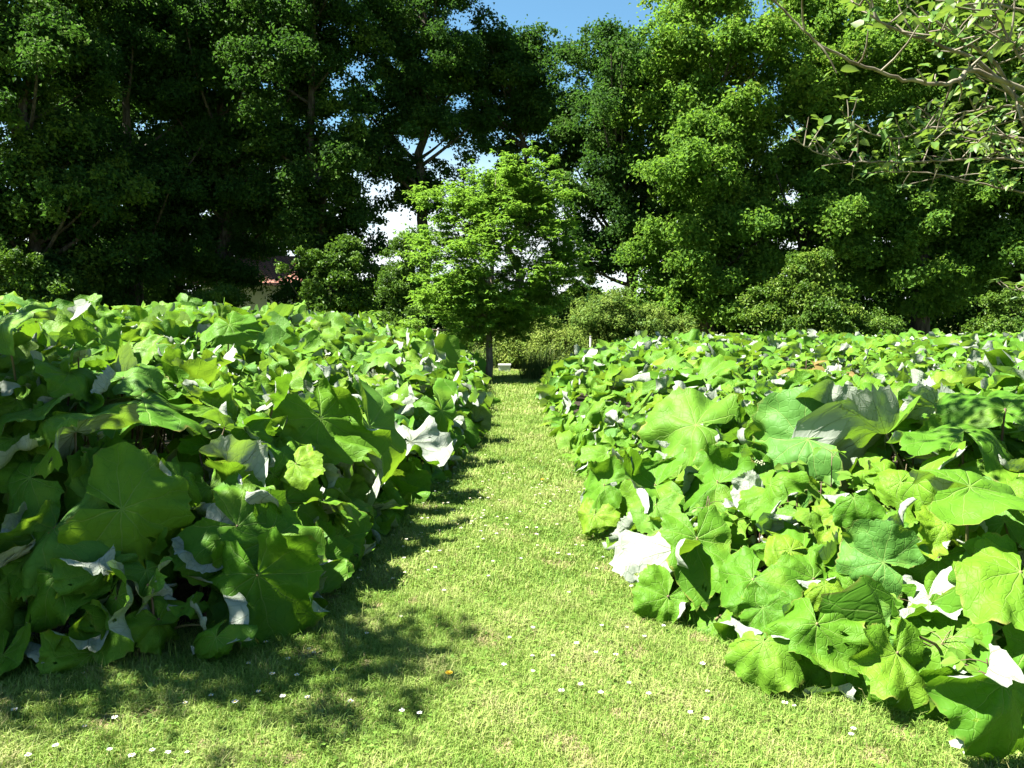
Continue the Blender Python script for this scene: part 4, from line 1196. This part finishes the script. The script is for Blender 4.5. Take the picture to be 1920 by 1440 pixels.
def apple_left():
    g = np.random.default_rng(9)
    base = Vector((-6.3, 3.6, 0))
    o = empty("fruit_tree", base, "fruit tree beyond the left photo edge whose dappled shade falls on bed and lawn", "tree")
    cl = []
    while len(cl) < 108:
        p = g.uniform(-1, 1, 3)
        if np.linalg.norm(p) > 1 or np.linalg.norm(p) < .2: continue
        q = np.array([-5.0 + p[0] * 2.0, 3.3 + p[1] * 1.7, 4.0 + p[2] * 1.2])
        if q[0] + .75 > -.64 * q[1] - .1 and q[2] - .9 < 1.62 + .41 * q[1]: continue
        cl.append((*(q - np.array(base)), g.uniform(.25, .48)))
    cl = np.array(cl)
    P, nn, idx = leaf_crown(cl, 62, g, .6, .2)
    V, Q, T_ = put_leaves(P, unit(nn), unit(rng.normal(size=P.shape)), rng.uniform(.09, .135, len(P)), rng.random(len(P)))
    add_obj("crown", make_mesh("crown", V, [Q], M_APPLE, tint=T_), o)
    b = MB(); wood(b, (0, 0, 0), (.3, 0, 4.2), .14, cl, g, 40, wig=.08, first=.3)
    b.build("trunk", M_BARK, o)


apple_left()

# ------------------------------------------------------------------ wild plants between the butterbur of the right bed
def leaflet(n=6):
    ys = np.linspace(0, 1, n); ws = .30 * np.sin(np.pi * ys ** .75) ** .8; ws[0] = .03; ws[-1] = 0
    V = []
    for i_, (y, w_) in enumerate(zip(ys, ws)):
        j_ = w_ * (1 + .12 * (-1) ** i_)
        V += [(-j_, y, -.2 * y * y + .25 * w_), (0, y, -.2 * y * y), (j_, y, -.2 * y * y + .25 * w_)]
    Q = []
    for i in range(n - 1):
        for j in range(2): Q.append((i * 3 + j, i * 3 + j + 1, i * 3 + 3 + j + 1, i * 3 + 3 + j))
    return np.array(V), np.array(Q)


LV, LQ = leaflet()


def weed(px, py, Y, h, nleaf, size, label, seed, mat=None, flowers=0, kind="ground_elder", cat="weed"):
    g = np.random.default_rng(seed)
    top = np.array(at(px, py, Y)); base = np.array([top[0] + g.normal(0, .04), Y + .06, 0.0])
    o = empty(kind, Vector(base), label, cat)
    b = MB(); C, n, tp, S_ = [], [], [], []
    t0 = top - base
    axis = bez((0, 0, 0), (t0[0] * .2, t0[1] * .2, t0[2] * .6), t0, 8)
    b.tube(axis, np.linspace(.005, .0025, 8), 6)
    for i in range(nleaf):
        f = g.uniform(.35, 1.0); s = np.array([np.interp(f * 7, np.arange(8), axis[:, k_]) for k_ in range(3)])
        a = g.uniform(0, 2 * PI); d = np.array([math.cos(a), math.sin(a), g.uniform(-.1, .5)])
        e = s + d * g.uniform(.04, .15) * (1.3 - .5 * f)
        b.tube(bez(s, (s + e) / 2 + np.array([0, 0, .02]), e, 4), np.linspace(.0022, .0014, 4), 5, cap=False)
        for k_, da in enumerate((0, 1.15, -1.15)):
            a2 = a + da
            C.append(e); tp.append((math.cos(a2), math.sin(a2), -.15)); n.append(unit(np.array([0, -.25, 1]) + g.normal(0, .25, 3)))
            S_.append(size * g.uniform(.75, 1.2) * (1.15 if k_ == 0 else .9))
    ob = b.build("stem", M_STALK, o)
    V, Q, T_ = put_leaves(np.array(C), np.array(n), np.array(tp), np.array(S_), np.clip(g.normal(.55, .22, len(C)), 0, 1), LV, LQ)
    add_obj("leaves", make_mesh("leaves", V, [Q], mat or M_ASH, tint=T_), o)
    for _ in range(flowers):
        e = t0 + g.normal(0, .035, 3) + np.array([0, 0, .03])
        fb = MB()
        for _k in range(22):
            p = e + g.normal(0, .014, 3) * np.array([1, 1, .4])
            fb.tube(np.array([p, p + np.array([0, 0, .006])]), [.004, .003], 5)
        fb.build("flower_head", M_FLOWER, o)


M_FLOWER = plain_material("cream_florets", c4(0.42, 0.48, 0.24), c4(0.58, 0.62, 0.38), 60, 0.8, 0.2, 0.001)
WE = [
 (1745, 1075, 3.7, 13, .085, "three-leaflet weed in full sun right of the round smooth leaf", 0),
 (1722, 1130, 3.45, 13, .08, "low three-leaflet weed below and right of the round smooth leaf", 0),
 (1760, 1015, 3.85, 12, .075, "weed with cream flower heads right of the round smooth leaf", 2),
 (1675, 945, 4.2, 12, .075, "flowering weed directly above the round smooth leaf", 2),
 (1780, 895, 4.2, 10, .07, "flowering weed left of the broad notched leaf's base", 2),
 (1435, 905, 4.7, 10, .085, "tall weed beside the small white upturned underside", 1),
 (1560, 850, 4.6, 12, .085, "maple-like weed left of the long pale leaf stalk", 0),
 (1540, 905, 4.4, 10, .08, "weed in half shade below the funnel-shaped leaf", 0),
 (1630, 890, 4.4, 11, .085, "broad weed behind the dark leaf with white back rim", 0),
 (1250, 1000, 4.6, 9, .06, "small weed behind the white triangular underside", 0),
 (1770, 1200, 3.2, 10, .07, "weed in the shade above the nearest leaf's flap", 0),
 (1620, 1130, 3.5, 10, .07, "weed in the shade below the round smooth leaf", 0),
 (1700, 870, 4.5, 9, .08, "weed at the foot of the long pale leaf stalk", 0),
 (1330, 935, 4.8, 8, .06, "small weed left of the dark red leaf stalk", 0),
 (1850, 1235, 2.95, 8, .065, "weed in deep shade right above the nearest leaf", 0),
 (1480, 870, 4.9, 10, .075, "weed growing under the broad blue-green leaf", 0),
 (1740, 960, 3.95, 10, .075, "bright weed between the two flowering weeds", 0),
]
for k, (px_, py_, Y_, nl_, sz_, lab_, fl_) in enumerate(WE):
    weed(px_, py_, Y_, None, nl_, sz_, lab_, 200 + k, None, fl_)
weed(1512, 672, 8.2, None, 16, .16, "red-tinged maple sapling standing out of the right field", 301, M_RED, 0, "maple_sapling", "sapling")
weed(1572, 680, 8.6, None, 9, .10, "smaller red-leaved sapling right of the taller red one", 302, M_RED, 0, "maple_sapling", "sapling")
weed(1328, 930, 4.55, None, 4, .06, "tiny reddish seedling beside the dark red leaf stalk", 303, M_RED, 0, "maple_sapling", "sapling")

# ------------------------------------------------------------------ grass tussock, boxes, posts, house
def tussock():
    base = np.array(at(1006, 714, 20.6)); base[2] = 0
    m = 520
    r = .40 * np.sqrt(rng.random(m)); a = rng.uniform(0, 2 * PI, m)
    P = np.stack([r * np.cos(a), r * np.sin(a), np.zeros(m)], 1)
    V, q4, q3, t_ = blades(P, np.abs(rng.normal(.62, .22, m)) + .1, rng.uniform(.007, .014, m), rng.uniform(.2, 1.1, m), np.clip(rng.normal(.5, .22, m), 0, 1))
    o = add_obj("grass_tussock", make_mesh("grass_tussock", V, [q4, q3], M_ROUGH, tint=t_, smooth=False), None, Vector(base))
    tag(o, "tall dark grass tussock at the far end of the path", "grass clump")


tussock()


def white_box(px, py0, py1, wpx, Y, label):
    w_ = wpx / F * Y; p = at(px, py1, Y); h = (py1 - py0) / F * Y
    o = empty("white_box", (p[0], Y, 0), label, "box")
    b = MB(); b.box((-w_ / 2, -w_ * .4, 0), (w_ / 2, w_ * .4, h * .8)); b.build("body", M_WHITEBOX, o, smooth=False)
    b = MB(); b.box((-w_ / 2 - .015, -w_ * .4 - .015, h * .8 + .002), (w_ / 2 + .015, w_ * .4 + .015, h)); b.build("lid", M_WHITEBOX, o, smooth=False)


white_box(946, 681, 695, 22, 23.6, "low white box on the grass just right of the small tree's trunk")


def post(px0, py0, px1, py1, Y, r, label, mat):
    a = at(px0, py0, Y); c = at(px1, py1, Y)
    d = (c - a) / max(c[2] - a[2], 1e-3)
    foot = a - d * a[2]
    o = empty("post", foot, label, "post")
    b = MB()
    b.tube(np.array([(0, 0, 0), tuple(c - foot)]), [r, r * .9], 8); b.build("shaft", mat, o)
    b = MB(); b.tube(np.array([tuple(c - foot), tuple(c - foot + d * .03)]), [r * 1.15, r * .6], 8); b.build("cap", mat, o)


post(818, 645, 822, 617, 22.5, .035, "slanting pale grey post left of the small tree's trunk", M_GREYPOST)
post(1107, 662, 1107, 632, 22.5, .03, "thin pale stake right of the small tree", M_GREYPOST)


def house():
    Y = 41.0
    x0, x1 = at(380, 560, Y)[0], at(610, 560, Y)[0]
    eave = at(500, 532, Y)[2]; ridge = at(500, 486, Y + 4)[2]
    o = empty("house", ((x0 + x1) / 2, Y + 3.5, 0), "white house with red tiled roof half hidden behind the dark left trees", "house")
    cx = (x0 + x1) / 2; hw = (x1 - x0) / 2
    b = MB()
    xa = at(528, 560, Y)[0] - cx; xb = at(556, 560, Y)[0] - cx
    th = .25
    # front wall with a door opening between xa and xb
    b.box((-hw, -3.5, 0), (xa, -3.5 + th, eave)); b.box((xb, -3.5, 0), (hw, -3.5 + th, eave)); b.box((xa, -3.5, 2.1), (xb, -3.5 + th, eave))
    b.box((-hw, -3.5 + th, 0), (-hw + th, 3.5, eave)); b.box((hw - th, -3.5 + th, 0), (hw, 3.5, eave)); b.box((-hw + th, 3.5 - th, 0), (hw - th, 3.5, eave))
    for s in (-1, 1):
        x_ = s * hw
        b.add([(x_, -3.5, eave), (x_, 3.5, eave), (x_, 0, ridge - .25), (x_ - s * th, -3.5, eave), (x_ - s * th, 3.5, eave), (x_ - s * th, 0, ridge - .25)],
              [[(0, 1, 2), (3, 5, 4)], [(0, 3, 4, 1), (1, 4, 5, 2), (2, 5, 3, 0)]])
    b.build("wall", M_PLASTER, o, smooth=False)
    # roof slabs with overhang
    V, Q, UV = [], [], []
    for s in (-1, 1):
        k_ = len(V); e = .45
        y0 = s * (3.5 + e); z0 = eave - .1; 
        for dz in (0, .14):
            V += [(-hw - .3, y0, z0 + dz), (hw + .3, y0, z0 + dz), (hw + .3, s * .002, ridge + dz), (-hw - .3, s * .002, ridge + dz)]
            UV += [(0, 0), (2 * hw + .6, 0), (2 * hw + .6, 4.6), (0, 4.6)]
        Q += [(k_, k_ + 1, k_ + 2, k_ + 3), (k_ + 4, k_ + 7, k_ + 6, k_ + 5), (k_, k_ + 4, k_ + 5, k_ + 1), (k_ + 1, k_ + 5, k_ + 6, k_ + 2), (k_ + 3, k_ + 2, k_ + 6, k_ + 7), (k_, k_ + 3, k_ + 7, k_ + 4)]
    add_obj("roof", make_mesh("roof", np.array(V), [np.array(Q)], M_TILE, uv=np.array(UV), smooth=False), o)
    b = MB(); b.box((xa + .003, -3.5 + .08, 0), (xb - .003, -3.5 + .14, 2.097)); door = b.build("door", M_DARKWOOD, o, smooth=False)
    b = MB(); b.box((xa + .12, -3.5 + .06, 1.0), (xb - .12, -3.5 + .078, 1.95)); b.build("pane", M_GLASS, door, smooth=False)
    b = MB(); b.tube(np.array([(xb - .08, -3.5 + .03, 1.0), (xb - .08, -3.5 + .078, 1.0)]), [.03, .02], 8); b.build("handle", M_GREYPOST, door)


house()


# ------------------------------------------------------------------ daisies, dandelion
def daisy_mesh(seed, r=0.011):
    g = np.random.default_rng(seed); b = MB()
    n = 15
    h = g.uniform(.025, .05)
    lean = g.normal(0, .3, 2)
    c = np.array([lean[0] * h, lean[1] * h, h])
    b.tube(bez((0, 0, 0), (0, 0, h * .5), c, 4), .0011, 5, mi=2)
    for i in range(n):
        a = 2 * PI * i / n + g.normal(0, .06); d = np.array([math.cos(a), math.sin(a), .18 + g.normal(0, .12)]); s = np.array([-math.sin(a), math.cos(a), 0])
        L = r * g.uniform(.9, 1.1)
        b.add([c + d * r * .25 - s * r * .06, c + d * r * .25 + s * r * .06, c + d * L * .75 + s * r * .16, c + d * L, c + d * L * .75 - s * r * .16], [[(0, 1, 2, 3, 4)]], .5, 0)
    # domed yellow middle
    for k_ in range(3):
        pass
    b.tube(np.array([c + (0, 0, -.001), c + (0, 0, .0015), c + (0, 0, .003), c + (0, 0, .0038)]), np.array([.34, .36, .26, .08]) * r, 10, mi=1)
    return b.mesh("daisy", [M_PETAL, M_YELLOW, M_STALKG])


M_STALKG = plain_material("daisy_stalk", c4(0.10, 0.2, 0.03), c4(0.14, 0.24, 0.05), 30, .7, .1, .001)
DM = [daisy_mesh(i, (.0125, .0108, .012, .0095, .0112)[i]) for i in range(5)]
named = [(108, 1418), (56, 1433), (28, 1347), (160, 1268), (1032, 1250), (1596, 1383), (1600, 1397), (1472, 1335), (1490, 1338), (1220, 1328), (1320, 1262), (1172, 1188), (1206, 1204),
         (1007, 1240), (990, 1276), (445, 1335), (530, 1322), (577, 1321), (150, 1378), (230, 1365), (290, 1424), (310, 1432), (205, 1420), (350, 1418), (262, 1437), (508, 1280), (560, 1280),
         (1088, 1296), (1320, 1310), (1320, 1378), (1810, 1436)]
pts = [at(x_, y_, 1.0) for x_, y_ in named]
DP = []
for (x_, y_) in named:
    d_ = at(x_, y_, 1.0) - Vector((0, 0, CAMZ)); k_ = -CAMZ / d_[2]
    DP.append((d_[0] * k_, d_[1] * k_))
extra = path_points(900, 2.9, 9.5, -1.6, 1.3, margin=0.02)
w_ = np.exp(-((extra[:, 1] - 6.3) / 2.6) ** 2) * (.35 + .65 * (patchy(extra, 1.7, 2.2) > .55))
extra = extra[rng.random(len(extra)) < w_][:255]
DP += [(p[0], p[1]) for p in extra]
nd = 0
for (x_, y_) in DP:
    o = bpy.data.objects.new("daisy", DM[nd % 5]); COL.objects.link(o)
    o.location = (x_, y_, 0); o.rotation_euler = (0, 0, rng.uniform(0, 6.28)); s_ = rng.uniform(.85, 1.15); o.scale = (s_, s_, s_)
    sh = y_ < 4.0 and x_ < -.5
    tag(o, "small white daisy in the dappled shade at the near left lawn" if sh else
        ("small white daisy on the near sunny lawn" if y_ < 4.5 else "tiny white daisy farther along the grass path"), "daisy", "daisies in the mown grass")
    nd += 1


def dandelion(px, py, label):
    d_ = at(px, py, 1.0) - Vector((0, 0, CAMZ)); k_ = -CAMZ / d_[2]
    o = empty("dandelion", (d_[0] * k_, d_[1] * k_, 0), label, "dandelion")
    b = MB(); b.tube(bez((0, 0, 0), (0, 0, .02), (.004, 0, .045), 4), .0018, 6); b.build("stem", M_STALKG, o)
    b = MB()
    for ring, nn_, L in ((0, 20, .017), (1, 16, .013), (2, 10, .008)):
        for i in range(nn_):
            a = 2 * PI * i / nn_ + ring * .2; d = np.array([math.cos(a), math.sin(a), .25 + ring * .35]); s = np.array([-math.sin(a), math.cos(a), 0]); c = np.array([.004, 0, .045])
            b.add([c - s * .0012, c + s * .0012, c + d * L + s * .0016, c + d * L - s * .0016], [[(0, 1, 2, 3)]])
    b.build("flower_head", M_YELLOW, o)


dandelion(840, 1281, "yellow dandelion flower in the near lawn beside the left shadow")
dandelion(1016, 908, "small yellow dandelion farther along the grass path")

# ------------------------------------------------------------------ light
EL, AZ = R(56), R(-99)                       # azimuth clockwise from the view direction
sd = Vector((math.sin(AZ) * math.cos(EL), math.cos(AZ) * math.cos(EL), math.sin(EL)))
ld = bpy.data.lights.new("sun", "SUN"); ld.energy = 5.0; ld.angle = R(0.53); ld.color = (1.0, 0.955, 0.88)
lo = bpy.data.objects.new("sun", ld); COL.objects.link(lo)
lo.rotation_euler = (-sd).to_track_quat("-Z", "Y").to_euler()
lo.location = sd * 60

w = bpy.data.worlds.new("World"); scene.world = w; w.use_nodes = True
T = w.node_tree; T.nodes.clear(); ww = N(T)
sky = ww.new("ShaderNodeTexSky", sky_type="NISHITA"); sky.sun_disc = False
sky.sun_elevation = EL; sky.sun_rotation = AZ; sky.air_density = 1.0; sky.dust_density = 0.6; sky.ozone_density = 1.0
tc = ww.new("ShaderNodeTexCoord"); sp = ww.new("ShaderNodeSeparateXYZ"); T.links.new(tc.outputs["Generated"], sp.inputs[0])
mp = ww.new("ShaderNodeMapping"); mp.inputs["Scale"].default_value = (1.6, 1.6, 5.0); T.links.new(tc.outputs["Generated"], mp.inputs["Vector"])
nz = ww.noise(mp.outputs[0], 2.2, 6, .6)
lowc = ww.math("SUBTRACT", 1.0, ww.smooth(sp.outputs[2], 0.09, 0.24))
cloud_f = ww.math("MULTIPLY", ww.smooth(nz, 0.28, 0.50), lowc)
skyc = ww.mix(1.0, sky.outputs[0], (0.42, 0.61, 0.63, 1), "MULTIPLY")
colr = ww.mix(ww.math("MULTIPLY", cloud_f, 0.85), skyc, (4.2, 4.3, 4.4, 1))
bg = ww.new("ShaderNodeBackground"); T.links.new(colr, bg.inputs[0]); bg.inputs[1].default_value = 0.05
wo = ww.new("ShaderNodeOutputWorld"); T.links.new(bg.outputs[0], wo.inputs[0])

# ------------------------------------------------------------------ render settings
vs = scene.view_settings
vs.view_transform = "Standard"; vs.look = "None"; vs.gamma = 1.0; vs.use_curve_mapping = False
vs.exposure = 2.8
cy = scene.cycles
cy.max_bounces = 6; cy.diffuse_bounces = 2; cy.glossy_bounces = 2; cy.transmission_bounces = 4; cy.transparent_max_bounces = 4
cy.use_denoising = True
cy.sample_clamp_indirect = 6.0
